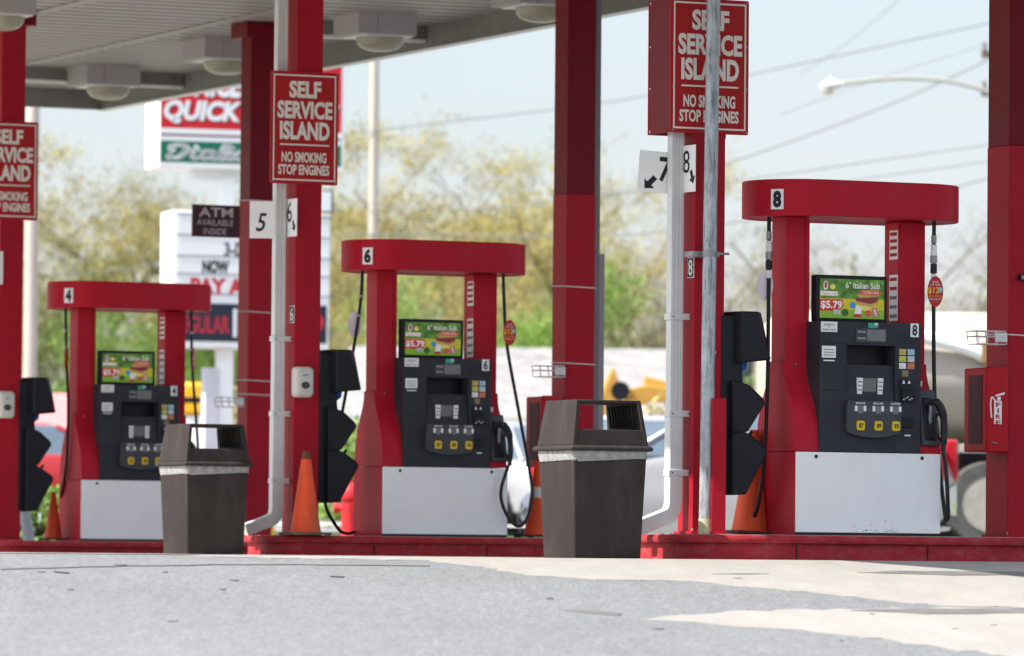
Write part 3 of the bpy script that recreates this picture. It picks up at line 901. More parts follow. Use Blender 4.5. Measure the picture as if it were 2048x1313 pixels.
# ------------------------------------------------------------------ canopy
colB_p = onB(506, 1075, B4)
H = W(490, 47, colB_p.y).z
ZF = H - 0.20
e1, c1 = onZ(1300, 18, ZF), onZ(185, 219, ZF)
ar = 0.5 * (toab(e1)[0] + toab(c1)[0])
ar1, ar2 = toab(e1)[0], toab(c1)[0]
bf = toab(c1)[1]
al = 13.3
bn = 27.9
def canopy():
    t = thing('canopy', 'pale ribbed canopy roof over the pump islands with shallow fascia', 'canopy', fromab(al, bn, 0), TH)
    Lx, Ly = ar - al, bf - bn
    sk = ar2 - ar1                         # tiny skew between the two measured ends
    mb = MB()
    nr = int(Ly / 0.3)
    for k in range(nr):
        y0 = Ly * k / nr
        y1 = Ly * (k + 1) / nr
        ym = y0 + (y1 - y0) * 0.72
        mb.face([(0, y0, H), (Lx, y0, H), (Lx, ym, H), (0, ym, H)], SOFFIT)
        yq = ym + 0.02
        mb.face([(0, ym, H), (Lx, ym, H), (Lx, yq, H + 0.06), (0, yq, H + 0.06)], SOFFIT)
        mb.face([(0, yq, H + 0.06), (Lx, yq, H + 0.06), (Lx, y1 - 0.012, H + 0.06), (0, y1 - 0.012, H + 0.06)], SOFFIT)
        mb.face([(0, y1 - 0.012, H + 0.06), (Lx, y1 - 0.012, H + 0.06), (Lx, y1, H), (0, y1, H)], SOFFIT)
    mb.build('soffit', t, smooth=False, normals=False)
    mb = MB()
    mb.box((-0.02, -0.02, H + 0.09), (Lx + 0.02, Ly + 0.02, H + 0.5), FASCIA)
    mb.build('roof', t, smooth=False)
    mb = MB()
    for lo, hi in (((-0.06, -0.06, ZF), (0, Ly + 0.06, H + 0.55)), ((Lx, -0.06, ZF), (Lx + 0.06, Ly + 0.06, H + 0.55)), ((0, -0.06, ZF), (Lx, 0, H + 0.55)), ((0, Ly, ZF), (Lx, Ly + 0.06, H + 0.55))):
        mb.box(lo, hi, FASCIA)
    fa = mb.build('fascia', t, smooth=False)
    mb = MB()
    mb.box((Lx - 0.015, -0.06, ZF - 0.012), (Lx + 0.075, Ly + 0.07, ZF - 0.001), FLASH)
    mb.build('drip_edge', fa, smooth=False)
    for px, py, pxl in ((760, 77, 560), (210, 167, 0)):
        ab = toab(onZ(px, py, H - 0.13))
        yb = ab[1] - bn
        xl = max(0.01, toab(onZ(pxl, py - 5, H - 0.13))[0] - al) if pxl else 0.01
        mb = MB()
        mb.box((xl, yb, H - 0.12), (Lx - 0.01, yb + 0.05, H + 0.01), FASCIA)
        mb.box((xl, yb - 0.012, H - 0.148), (Lx - 0.012, yb + 0.06, H - 0.121), FLASH)
        mb.build('cross_beam', t, smooth=False)
    for px, py in ((300, 75), (120, 15)):
        xa = toab(onZ(px, py, H))[0] - al
        mb = MB()
        mb.box((xa - 0.07, 0.05, H - 0.008), (xa + 0.07, Ly - 0.05, H - 0.002), SOFFIT)
        mb.build('seam_strip', t, smooth=False)
    return t
canopy()

def canopy_light():
    t = thing('canopy_light', '', 'canopy light', (0, 0, 0), TH, 'box lights under the canopy')
    mb = MB()
    mb.box((-0.28, -0.28, -0.175), (0.28, 0.28, 0.0), FIXT)
    mb.box((-0.31, -0.31, 0.0), (0.31, 0.31, 0.012), FIXT)
    mb.box((-0.1, -0.284, -0.175), (-0.094, -0.278, 0.0), FASCIA)
    mb.build('housing', t, bevel=0.01)
    mb = MB()
    mb.lathe([(0.20, -0.178), (0.215, -0.19), (0.205, -0.235), (0.17, -0.275), (0.10, -0.30), (0.02, -0.305)], (0.05, 0, 0), 24, LENS)
    mb.build('lens', t, angle=60)
    mb = MB()
    mb.box((-0.2, -0.23, -0.186), (0.27, 0.23, -0.176), FLASH)
    mb.build('trim', t, smooth=False)
    return t
cl = None
for px, py, lab in ((207, 172, 'box light near the far left canopy corner'), (443, 120, 'box light half hidden behind the capital of a red column'), (750, 72, 'whole box light right of the middle self service sign'), (1071, 12, 'box light left of the tall dark red column, cut by the top edge'), (-12, 30, 'box light at the upper left edge of the canopy')):
    p = onZ(px, py, H - 0.18)
    p.z = H - 0.012
    if cl is None:
        cl = canopy_light()
        cl.location = p
        cl['label'] = lab
    else:
        dup(cl, p, None, lab)

# ------------------------------------------------------------------ columns
def column(label, px, b, k, wd, split_y=None, cap=False, ties=(), strip_=False, lean=True):
    p = onB(px, 1072, b)
    t = thing('canopy_column', label, 'column', (p.x, p.y, k), TH, 'red canopy columns')
    h = wd / 2
    top = H - k
    zs = (W(px, split_y, p.y).z - k) if split_y else top
    mb = MB()
    mb.box((-h, -h, 0), (h, h, min(zs, top - 0.002)), RED)
    mb.box((-h - 0.02, -h - 0.02, 0), (h + 0.02, h + 0.02, 0.018), RED)
    for sx_ in (-1, 1):
        mb.tube([(sx_ * (h + 0.008), -h - 0.012, 0.018), (sx_ * (h + 0.008), -h - 0.012, 0.034)], 0.008, 6, STEEL)
    mb.build('shaft', t, bevel=0.014 if not split_y else 0.005)
    if split_y:
        mb = MB()
        mb.box((-h + 0.003, -h + 0.003, zs), (h - 0.003, h - 0.003, top - 0.002), MAROON)
        mb.build('upper_shaft', t, bevel=0.005)
    if cap:
        mb = MB()
        mb.box((-h - 0.07, -h - 0.07, top - 0.14), (h + 0.07, h + 0.07, top - 0.003), MAROON)
        mb.build('capital', t, bevel=0.004)
    for y0 in ties:
        z = W(px, y0, p.y).z - k
        mb = MB()
        q = h + 0.004
        mb.tube([(-q, -q, z), (q, -q, z - 0.008), (q, q, z), (-q, q, z + 0.01), (-q, -q, z)], 0.005, 5, REFL)
        mb.build('wire_tie', t)
    if strip_:
        mb = MB()
        mb.box((h + 0.001, -h + 0.02, 0.3), (h + 0.05, h - 0.05, top - 0.01), GREYSTRIP)
        mb.build('conduit', t)
    return t, p

colA, pA = column('leftmost red column beside pump 4, cut by the left edge', 8, B4, K4, 0.22, cap=False)
colB, pB = column('red column with square capital carrying the ATM sign', 507, B4, K4, 0.245, 400, True, (403, 625, 762, 790))
colC, pC = column('red column behind the middle self service sign, bearing a grey towel dispenser', 600, B6, K6, 0.215)
colD, pD = column('tall two tone red column right of pump 6 with grey edge strip', 1143, B6, K6, 0.25, 390, False, (575, 728), True)
colE, pE = column('red column behind the right self service sign and galvanised pipe', 1400, B8, K8, 0.215)
colF, pF = column('two tone red column at the right edge carrying the fire cabinet', 2031, B8, K8, 0.29, 295, False, (672,))
for (t, px, py, b) in ((colA, 56, 40, B4),):
    mb = MB()
    z = W(px, py, pA.y).z - K4
    mb.box((-0.18, -0.18, H - K4 - 0.14), (0.18, 0.18, H - K4 - 0.003), MAROON)
    mb.build('capital', t, bevel=0.004)
def stick_number(col, p, digit, k, py, wd):
    z = W(1366, py, p.y).z - k
    mb = MB()
    mb.box((-wd / 2 - 0.003, -wd / 2 + 0.012, z - 0.06), (-wd / 2 - 0.0005, -wd / 2 + 0.095, z + 0.06), BLACK_INK)
    m = Matrix.Rotation(R(-90), 4, 'Z')
    mb.box((-wd / 2 - 0.002, -wd / 2 + 0.006, z - 0.066), (-wd / 2 - 0.0003, -wd / 2 + 0.101, z + 0.066), NUM_WHITE)
    mb.text(digit, 0.025, 0.085, z - 0.052, z + 0.052, NUM_WHITE, y=-wd / 2 - 0.0045, bold=0.02, mtx=m)
    return mb.build('number_label', col, smooth=False)
stick_number(colE, pE, '8', K8, 537, 0.215)
stick_number(colC, pC, '6', K6, 637, 0.215)
# plate with a torn round emblem on the right sign column
z = W(1396, 702, pE.y).z - K8
mb = MB()
mb.loft([[(x, -0.109, zz) for x, zz in rrect(-0.05, 0.03, z - 0.11, z + 0.11, 0.03, 4)], [(x, -0.112, zz) for x, zz in rrect(-0.05, 0.03, z - 0.11, z + 0.11, 0.03, 4)]], MAROON)
rnd = random.Random(5)
for k in range(26):
    a = rnd.uniform(0, 6.28)
    r = rnd.uniform(0.024, 0.042)
    x, zz = 0.0 + r * math.cos(a), z - 0.01 + r * math.sin(a) * 1.3
    mb.box((x - 0.006, -0.1145, zz - 0.007), (x + 0.006, -0.112, zz + 0.006), NUM_WHITE)
mb.build('worn_decal', colE, smooth=False)
# mauve slat leaning beside the tall column
mb = MB()
p0 = onB(1197, 1075, B6 + 0.1)
zt = W(1197, 508, p0.y).z
mb.box((-0.03, -0.012, 0), (0.03, 0.012, zt - K6), PINKSLAT)
tag(mb.build('timber_slat', None, bevel=0.002, loc=(p0.x, p0.y, K6), rotz=TH), 'narrow mauve slat standing against the tall column right of pump 6', 'slat')

# ------------------------------------------------------------------ self service signs
def service_sign(label, p, k, ytop, px, sidepanel=False, dx=0.0):
    z1 = W(px, ytop, p.y).z
    t = thing('island_sign', label, 'sign', fromab(toab(p)[0] + dx, toab(p)[1] - 0.112, z1), TH, 'red self service island signs')
    w_, h_ = 0.56, 0.865
    mb = MB()
    mb.loft([[(x, 0.0, zz) for x, zz in rrect(-w_ / 2, w_ / 2, -h_, 0, 0.012, 3)], [(x, -0.012, zz) for x, zz in rrect(-w_ / 2, w_ / 2, -h_, 0, 0.012, 3)]], SIGN_RED)
    for x in (-w_ / 2 + 0.016, w_ / 2 - 0.016):
        for zz in (-0.016, -0.30, -0.57, -h_ + 0.016):
            mb.tube([(x, -0.016, zz), (x, -0.011, zz)], 0.006, 8, STEEL)
    panel = mb.build('panel', t)
    X = lambda u: -w_ / 2 + w_ * u
    Z = lambda v: -h_ * v
    mb = MB()
    yy = -0.0135
    for a, b, c, d in ((0.035, 0.965, 0.028, 0.041), (0.035, 0.965, 0.957, 0.970), (0.035, 0.055, 0.041, 0.957), (0.945, 0.965, 0.041, 0.957), (0.14, 0.87, 0.644, 0.657)):
        mb.face([(X(a), yy, Z(d)), (X(b), yy, Z(d)), (X(b), yy, Z(c)), (X(a), yy, Z(c))], SIGN_WHITE)
    for s, u0, u1, v0, v1 in (('SELF', 0.27, 0.745, 0.083, 0.235), ('SERVICE', 0.095, 0.915, 0.262, 0.420), ('ISLAND', 0.135, 0.875, 0.442, 0.608), ('NO SMOKING', 0.165, 0.83, 0.715, 0.808), ('STOP ENGINES', 0.115, 0.875, 0.827, 0.918)):
        mb.text(s, X(u0), X(u1), Z(v1), Z(v0), SIGN_WHITE, y=yy, bold=0.042 if v0 < 0.7 else 0.034)
    mb.build('lettering', panel, smooth=False, normals=False)
    if sidepanel:
        mb = MB()
        mb.box((-w_ / 2 + 0.002, 0.004, -h_), (-w_ / 2 + 0.012, 0.30, 0), MAROON)  # darker red puts the shade of the left-facing side into the colour
        for zz in (-0.02, -0.30, -0.57, -h_ + 0.02):
            mb.tube([(-w_ / 2 - 0.002, 0.28, zz), (-w_ / 2 + 0.003, 0.28, zz)], 0.006, 8, FLASH)
        mb.build('side_panel', t)
        mb = MB()
        mb.box((-w_ / 2, 0.30, -h_), (w_ / 2, 0.312, 0), SIGN_RED)
        mb.build('back_panel', t)
    return t
service_sign('largest red sign lettered self service island, crossed by a galvanised pipe', pE, K8, 2, 1415, True, -0.018)
service_sign('whole red self service island sign in the middle, left of pump 6', pC, K6, 147, 607, dx=-0.05)
service_sign('red self service island sign cut by the left edge', pA, K4, 245, 8, dx=-0.05)

# ------------------------------------------------------------------ downspouts
def downspout(label, px, b, k, ys):
    p = onB(px, 1060, b)
    t = thing('downspout', label, 'downspout', (p.x, p.y, k), TH, 'white downspouts beside the sign columns')
    zb = W(px, ys[0], p.y).z - k        # where the smooth lower sleeve starts
    prof = [(-0.042, -0.035), (-0.02, -0.035), (-0.016, -0.029), (-0.008, -0.029), (-0.004, -0.035), (0.004, -0.035), (0.008, -0.029), (0.016, -0.029), (0.02, -0.035), (0.042, -0.035), (0.042, 0.035), (-0.042, 0.035)]
    mb = MB()
    mb.prism([(x, y) for x, y in prof], 'z', zb - 0.02, H - k - 0.004, DOWN)
    mb.build('pipe', t, smooth=False)
    mb = MB()
    zk = 0.14
    sl = [(-0.048, -0.04), (0.048, -0.04), (0.048, 0.04), (-0.048, 0.04)]
    def sect(c, dirn):
        nrm = Vector((dirn.z, 0, -dirn.x))
        return [Vector(c) + nrm * x + Vector((0, y, 0)) for x, y in sl]
    path = [((0, 0, zb + 0.01), (0, 0, -1)), ((0, 0, zk + 0.06), (0, 0, -1)), ((-0.008, 0, zk + 0.02), (-0.35, 0, -0.94)), ((-0.03, 0, zk - 0.015), (-0.75, 0, -0.66)), ((-0.07, 0, zk - 0.035), (-0.93, 0, -0.37)), ((-0.26, 0, zk - 0.105), (-0.93, 0, -0.37))]
    mb.loft([sect(c, -Vector(d).normalized()) for c, d in path], DOWN)
    mb.build('elbow', t, bevel=0.006, angle=50)
    for yy in ys:
        z = W(px, yy, p.y).z - k
        mb = MB()
        mb.box((-0.054, -0.046, z - 0.02), (0.054, 0.04, z + 0.02), DOWN)
        mb.box((0.054, -0.046, z - 0.02), (0.10, -0.040, z + 0.02), DOWN)
        mb.tube([(-0.03, -0.049, z), (-0.03, -0.045, z)], 0.006, 8, DGREY)
        mb.tube([(0.085, -0.05, z), (0.085, -0.045, z)], 0.008, 8, STEEL)
        mb.build('strap', t, bevel=0.003)
    return t
downspout('white fluted downspout left of the right sign column, behind the 7 plate', 1346, B8, K8, (828, 634, 946))
downspout('white fluted downspout left of the middle sign column, beside the 5 plate', 552, B6, K6, (828, 678, 962))

# number plates
def number_plate(label, digit, c, yaw, w_, h_, arrow, fs, roll=0.0):
    t = thing('number_plate', label, 'number plate', c, yaw, 'white pump number plates')
    rr = Matrix.Rotation(roll, 4, 'Y')
    mb = MB()
    mb.box((-w_ / 2, -0.004, -h_ / 2), (w_ / 2, 0, h_ / 2), NUM_WHITE, rr)
    o = mb.build('plate', t, smooth=False)
    mb = MB()
    dx, dz, dw, dh, bold, sh = fs
    mb.text(digit, dx - dw / 2, dx + dw / 2, dz - dh / 2, dz + dh / 2, BLACK_INK, y=-0.0055, bold=bold, shear=sh, mtx=rr)
    if arrow:
        ax, az, s, ang = arrow
        am = rr @ Matrix.Translation((ax, 0, az)) @ Matrix.Rotation(ang, 4, 'Y')
        pts = [(-0.35, -1), (0.35, -1), (0.35, 0.1), (0.9, 0.1), (0, 1), (-0.9, 0.1), (-0.35, 0.1)]
        ma = MB()
        ma.face([am @ Vector((x * s, -0.0055, z * s)) for x, z in pts], BLACK_INK)
        ma.build('arrow', o, smooth=False, normals=False)
    mb.build('lettering', o, smooth=False, normals=False)
    return t
q = onB(1318, 345, B8 + 0.07)
number_plate('white plate with a black 7 and arrow, behind the right downspout', '7', q, R(8), 0.27, 0.265, (-0.055, -0.072, 0.05, R(-140)), (0.04, 0.02, 0.085, 0.16, 0.02, 0.0), R(4))
q = onB(1377, 338, B8 - 0.09)
number_plate('narrow angled white plate with a thin 8 on the right sign column', '8', q, R(-62), 0.19, 0.30, (0.055, -0.055, 0.045, R(160)), (-0.02, 0.045, 0.085, 0.145, 0.0, 0.0))
q = onB(524, 440, B6 + 0.03)
number_plate('square white plate with an italic black 5', '5', q, R(5), 0.19, 0.285, None, (-0.005, -0.02, 0.085, 0.14, 0.012, 0.25))
q = onB(583, 436, B6 - 0.09)
number_plate('narrow angled white plate with a thin 6 on the middle sign column', '6', q, R(-62), 0.20, 0.29, (0.05, -0.065, 0.042, R(160)), (-0.025, 0.045, 0.085, 0.155, 0.0, 0.0))
q = onB(-4, 536, B4 - 0.13)
number_plate('white plate edge on the leftmost column', '3', q, TH, 0.09, 0.29, None, (-0.02, 0, 0.04, 0.14, 0.01, 0))

# galvanised pipe and its clamp
pb, pt_ = onB(1411, 1063, B8 - 0.28), onB(1428, -60, B8 - 0.28)
t = thing('galvanised_pipe', 'leaning galvanised steel pipe in front of the right sign', 'pipe', (pb.x, pb.y, K8), 0)
d_ = pt_ - Vector((pb.x, pb.y, K8))
mb = MB()
mb.tube([d_ * (0.0 + 0.1 * k) for k in range(0, 11)], 0.044, 20, GALV)
mb.build('tube', t)
mb = MB()
mb.tube([(0, 0, 0.0), d_ * 0.027], 0.0465, 20, mat('yellowed_base', (0.50, 0.47, 0.30), 0.6, var=0.15))
mb.build('footing', t)
mb = MB()
zc = W(1411, 508, pb.y).z - K8
f = zc / d_.z
cx = d_ * f
cm = Matrix.Translation(cx) @ Matrix.Rotation(TH, 4, 'Z')
mb.box((-0.10, 0.04, -0.018), (0.09, 0.165, 0.018), STEEL, cm)
mb.tube([cx + Vector((0, 0, -0.018)), cx + Vector((0, 0, 0.018))], 0.05, 20, STEEL)
mb.tube([cm @ Vector((0.03, -0.06, 0)), cm @ Vector((0.11, -0.055, 0.0))], 0.009, 8, STEEL)
mb.build('clamp', t, bevel=0.003)
# red guard post
pg = onB(1437, 1068, B8 - 0.36)
zt = W(1440, 797, pg.y).z - K8
mb = MB()
mb.box((-0.045, -0.004, 0), (0.045, 0.004, zt), RED)
mb.box((-0.045, 0.004, 0), (-0.037, 0.07, zt), RED)
mb.box((-0.05, -0.01, 0), (0.05, 0.08, 0.01), RED)
tag(mb.build('guard_post', None, bevel=0.003, loc=(pg.x, pg.y, K8), rotz=TH - R(12)), 'short red steel guard post right of the galvanised pipe', 'post')

# ------------------------------------------------------------------ squeegee stations
def squeegee_station():
    t = thing('squeegee_station', '', 'squeegee station', (0, 0, 0), TH, 'black windscreen service stations on the sign columns')
    s = 1 / 279
    def P(pts):
        return [((x - 1440) * s, (1072 - y) / 308) for x, y in pts]
    mb = MB()
    mb.prism(P([(1424, 640), (1462, 640), (1466, 760), (1470, 800), (1478, 990), (1424, 990)]), 'y', -0.12, 0.12, BLACKP)
    mb.build('spine', t, bevel=0.01)
    mb = MB()
    a = P([(1440, 632), (1500, 632), (1503, 728), (1440, 734)])
    b = P([(1446, 632), (1478, 632), (1505, 727), (1446, 734)])
    mb.loft([[(x, 0.12, z) for x, z in a], [(x + 0.02, -0.1, z) for x, z in a], [(x + 0.035, -0.19, z) for x, z in b]], BLACKP)
    mb.build('towel_box', t, bevel=0.012)
    mb = MB()
    mb.prism(P([(1455, 726), (1482, 726), (1480, 744), (1470, 752), (1457, 752)]), 'y', -0.08, 0.06, BLUE)
    mb.build('paper_towel', t, bevel=0.004)
    mb = MB()
    mb.prism(P([(1440, 768), (1470, 776), (1503, 806), (1506, 813), (1472, 868), (1440, 880)]), 'y', -0.17, 0.13, BLACKP)
    a_ = P([(1472, 780), (1500, 806)])
    mb.hexa([(a_[0][0], -0.176, a_[0][1] - 0.012), (a_[1][0], -0.176, a_[1][1] - 0.012), (a_[1][0], 0.134, a_[1][1] - 0.012), (a_[0][0], 0.134, a_[0][1] - 0.012), (a_[0][0] + 0.006, -0.176, a_[0][1] + 0.006), (a_[1][0] + 0.006, -0.176, a_[1][1] + 0.006), (a_[1][0] + 0.006, 0.134, a_[1][1] + 0.006), (a_[0][0] + 0.006, 0.134, a_[0][1] + 0.006)], BLACKP)
    mb.build('washer_bucket', t, bevel=0.014)
    mb = MB()
    mb.prism(P([(1440, 862), (1470, 872), (1509, 900), (1512, 907), (1468, 993), (1440, 995)]), 'y', -0.17, 0.13, BLACKP)
    a_ = P([(1474, 876), (1505, 899)])
    mb.hexa([(a_[0][0], -0.176, a_[0][1] - 0.012), (a_[1][0], -0.176, a_[1][1] - 0.012), (a_[1][0], 0.134, a_[1][1] - 0.012), (a_[0][0], 0.134, a_[0][1] - 0.012), (a_[0][0] + 0.006, -0.176, a_[0][1] + 0.006), (a_[1][0] + 0.006, -0.176, a_[1][1] + 0.006), (a_[1][0] + 0.006, 0.134, a_[1][1] + 0.006), (a_[0][0] + 0.006, 0.134, a_[0][1] + 0.006)], BLACKP)
    mb.build('waste_bin', t, bevel=0.014)
    mb = MB()
    p = P([(1480, 884), (1496, 868)])
    mb.tube([(p[0][0], -0.05, p[0][1] - 0.02), (p[1][0], -0.05, p[1][1])], 0.011, 8, BLACK)
    mb.build('squeegee_handle', t)
    return t
def st_loc(p, k):
    return fromab(toab(p)[0] + 0.108 + 0.02, toab(p)[1], k)
sq = squeegee_station()
sq.location = onB(1440, 1072, B8)
sq.location.z = K8
sq['label'] = 'black squeegee station on the right sign column, in front of an orange cone'
q = onB(638, 1072, B6); q.z = K6
s6 = dup(sq, q, TH, 'black squeegee station on the middle sign column, touched by a looping hose')
q = onB(38, 1075, B4); q.z = K4
dup(sq, q, TH, 'black squeegee station on the leftmost column, left of pump 4')

# ------------------------------------------------------------------ dispensers on columns
def towel_dispenser(label, px, p, k, py, wd):
    z = W(px, py, p.y).z
    q = onB(px, py, toab(p)[1] - wd / 2)
    t = thing('soap_dispenser', label, 'dispenser', q, TH, 'grey wall dispensers on the red columns')
    mb = MB()
    for i, (o, y) in enumerate(((0, 0), (0, -0.05), (0.008, -0.075))):
        pass
    lo = lambda o, y: [(x, y, zz) for x, zz in rrect(-0.078 + o, 0.078 - o, -0.118 + o, 0.118 - o, 0.035, 5)]
    mb.loft([lo(0, 0), lo(0, -0.05), lo(0.006, -0.075), lo(0.022, -0.09)], SIL)
    o = mb.build('case', t, angle=60)
    mb = MB()
    mb.prism([(0.035 * math.cos(2 * math.pi * k / 16), -0.025 + 0.028 * math.sin(2 * math.pi * k / 16)) for k in range(16) if True], 'y', -0.094, -0.088, DGREY)
    mb.build('window', t, smooth=False)
    mb = MB()
    mb.text('pull', -0.022, 0.022, 0.045, 0.06, BLUE, y=-0.0915, bold=0.03)
    mb.build('lettering', o, smooth=False)
    return t
towel_dispenser('pale grey dispenser on the middle sign column above the cone', 602, pC, K6, 765, 0.215)
towel_dispenser('pale grey dispenser cut by the left edge', 8, pA, K4, 810, 0.22)

# ------------------------------------------------------------------ wire baskets and fire cabinets
def wire_basket():
    t = thing('wire_basket', '', 'wire basket', (0, 0, 0), TH, 'small wire baskets tied to the columns')
    mb = MB()
    r = 0.0035
    for z in (0.0, 0.05, 0.085):
        o = 0.0 if z else 0.02
        q = [(-0.19 + o, -0.10, z), (0.02, -0.10, z), (0.02, 0.04, z), (-0.19 + o, 0.04, z), (-0.19 + o, -0.10, z)]
        mb.tube(q, r, 5, REFL)
    for x in (-0.19, -0.12, -0.05, 0.02):
        mb.tube([(x, -0.10, 0.085), (x + 0.01, -0.10, 0), (x + 0.01, 0.04, 0), (x, 0.04, 0.085)], r, 5, REFL)
    mb.build('wire_frame', t)
    mb = MB()
    mb.box((-0.06, -0.108, 0.015), (0.03, -0.104, 0.075), REFL)
    mb.build('plate', t, smooth=False)
    return t
wb = wire_basket()
wb['label'] = 'white wire basket tied to the right edge column above the fire cabinet'
wb.location = onB(1990, 690, B8 - 0.07)
dup(wb, onB(1112, 755, B6 - 0.07), TH, 'white wire basket tied to the tall column behind the big bin')
dup(wb, onB(472, 815, B4 - 0.07), TH, 'white wire basket tied to the column with the ATM sign')

def fire_cabinet():
    t = thing('fire_cabinet', '', 'fire cabinet', (0, 0, 0), TH, 'red fire extinguisher cabinets on the columns')
    mb = MB()
    mb.box((-0.16, -0.15, 0), (0.0, 0.15, 0.55), FIRE_RED)
    mb.box((-0.166, -0.158, -0.004), (0.004, -0.135, 0.556), FIRE_RED)
    mb.build('box', t, bevel=0.016)
    mb = MB()
    mb.box((-0.164, -0.095, 0.05), (-0.1605, 0.08, 0.50), GLASS_D)
    mb.build('glass', t, smooth=False)
    mb = MB()
    mb.box((-0.108, -0.1625, 0.18), (-0.052, -0.1585, 0.332), NUM_WHITE)
    mb.tube(spline([(-0.10, -0.161, 0.33), (-0.125, -0.161, 0.355), (-0.135, -0.161, 0.31), (-0.128, -0.161, 0.22)], 5), 0.006, 6, NUM_WHITE)
    mb.box((-0.085, -0.162, 0.335), (-0.06, -0.1585, 0.36), NUM_WHITE)
    mb.hexa([(-0.10, -0.162, 0.36), (-0.03, -0.162, 0.375), (-0.03, -0.159, 0.375), (-0.10, -0.159, 0.36), (-0.10, -0.162, 0.37), (-0.03, -0.162, 0.39), (-0.03, -0.159, 0.39), (-0.10, -0.159, 0.37)], NUM_WHITE)
    for k, c in enumerate('FIRE'):
        z = 0.30 - k * 0.039
        mb.text(c, -0.097 if c != 'I' else -0.085, -0.061 if c != 'I' else -0.073, z - 0.008, z + 0.022, FIRE_RED, y=-0.1635, bold=0.03)
    mb.build('fire_emblem', t, smooth=False)
    mb = MB()
    mb.tube([(-0.13, -0.162, 0.06), (-0.08, -0.162, 0.055)], 0.005, 6, STEEL)
    mb.build('latch', t)
    return t
fc = fire_cabinet()
fc['label'] = 'red fire extinguisher cabinet lettered FIRE on the right edge column'
fc.location = onB(1992, 905, B8 - 0.03)
dup(fc, onB(1104, 935, B6 - 0.03), TH, 'red cabinet on the tall column, half hidden by the big bin')
# black bracket on right column
mb = MB()
q = onB(2052, 556, B8 - 0.15)
mb.box((-0.06, -0.03, -0.02), (0.10, 0, 0.02), BLACK)
for k in range(4):
    mb.box((-0.05 + k * 0.03, -0.034, -0.014), (-0.035 + k * 0.03, -0.029, 0.014), STEEL)
mb.build('cable_clip', colF, bevel=0.004, loc=Matrix.Rotation(-TH, 3, 'Z') @ (q - Vector((pF.x, pF.y, K8))))

# ------------------------------------------------------------------ bins
def trash_bin():
    t = thing('trash_bin', '', 'bin', (0, 0, 0), TH, 'brown square litter bins by the islands')
    def sq_(h, z, r=0.014):
        return [(x, y, z) for x, y in rrect(-h, h, -h, h, r, 4)]
    mb = MB()
    mb.loft([sq_(0.236, 0.0), sq_(0.241, 0.02), sq_(0.268, 0.70)], TRASH)
    mb.build('body', t, angle=50)
    mb = MB()
    rnd = random.Random(2)
    loops = []
    for z, h in ((0.642, 0.2695), (0.652, 0.274), (0.664, 0.2735), (0.678, 0.278), (0.69, 0.276), (0.715, 0.278)):
        lp = []
        for x, y in rrect(-h, h, -h, h, 0.035, 5):
            k = rnd.uniform(-0.006, 0.009)
            lp.append((x * (1 + k), y * (1 + k), z + (0.03 * x + rnd.uniform(-0.008, 0.008) if z < 0.65 else 0)))
        loops.append(lp)
    mb.loft(loops, BAG, cap=False)
    mb.build('bin_liner', t, angle=30)
    mb = MB()
    mb.loft([sq_(0.292, 0.70), sq_(0.30, 0.705), sq_(0.30, 0.722), sq_(0.288, 0.735), sq_(0.27, 0.738)], TRASH, cap=False)
    mb.loft([sq_(0.20, 0.731), sq_(0.27, 0.739)], TRASH_IN, cap=False)
    # hood: two solid sides, a flat top, low front and back lips
    hb, ht, z0, z1 = 0.275, 0.235, 0.735, 1.03
    def lerp(z):
        return hb + (ht - hb) * (z - z0) / (z1 - z0)
    for sx in (-1, 1):
        mb.hexa([(sx * hb, -hb, z0), (sx * hb, hb, z0), (sx * (hb - 0.03), hb - 0.0, z0), (sx * (hb - 0.03), -hb + 0.0, z0), (sx * ht, -ht, z1), (sx * ht, ht, z1), (sx * (ht - 0.03), ht, z1), (sx * (ht - 0.03), -ht, z1)], TRASH)
        for k in range(9):
            y = -0.17 + k * 0.042
            xx = sx * (lerp(0.86) - 0.032)
            mb.hexa([(xx, y, 0.86), (xx - sx * 0.014, y, 0.86), (xx - sx * 0.014, y + 0.012, 0.86), (xx, y + 0.012, 0.86), (xx - sx * 0.022, y, 1.0), (xx - sx * 0.036, y, 1.0), (xx - sx * 0.036, y + 0.012, 1.0), (xx - sx * 0.022, y + 0.012, 1.0)], TRASH_IN)
    mb.box((-ht, -ht, z1 - 0.018), (ht, ht, z1 + 0.004), TRASH)
    zl = 0.84
    hl = lerp(zl)
    for sy in (-1, 1):
        mb.hexa([(-hb + 0.02, sy * (hb - 0.002), z0), (hb - 0.02, sy * (hb - 0.002), z0), (hb - 0.02, sy * (hb - 0.03), z0), (-hb + 0.02, sy * (hb - 0.03), z0), (-hl + 0.02, sy * (hl - 0.002), zl), (hl - 0.02, sy * (hl - 0.002), zl), (hl - 0.02, sy * (hl - 0.03), zl), (-hl + 0.02, sy * (hl - 0.03), zl)], TRASH)
    mb.build('hood', t, bevel=0.006, angle=40)
    return t
bin_ = trash_bin()
q = onG(1184, 1119)
q = W(1190, 1117, 35.7)
bin_.location = (q.x - 0.02, q.y, q.z)
bin_.scale = (0.955,) * 3
bin_.rotation_euler = (0, 0, TH)
bin_['label'] = 'large brown litter bin in front of the tall red column'
q = W(409, 1111, 43.0)
q.x -= 0.01
dup(bin_, q, TH + R(2), 'brown litter bin covering the right side of pump 4')

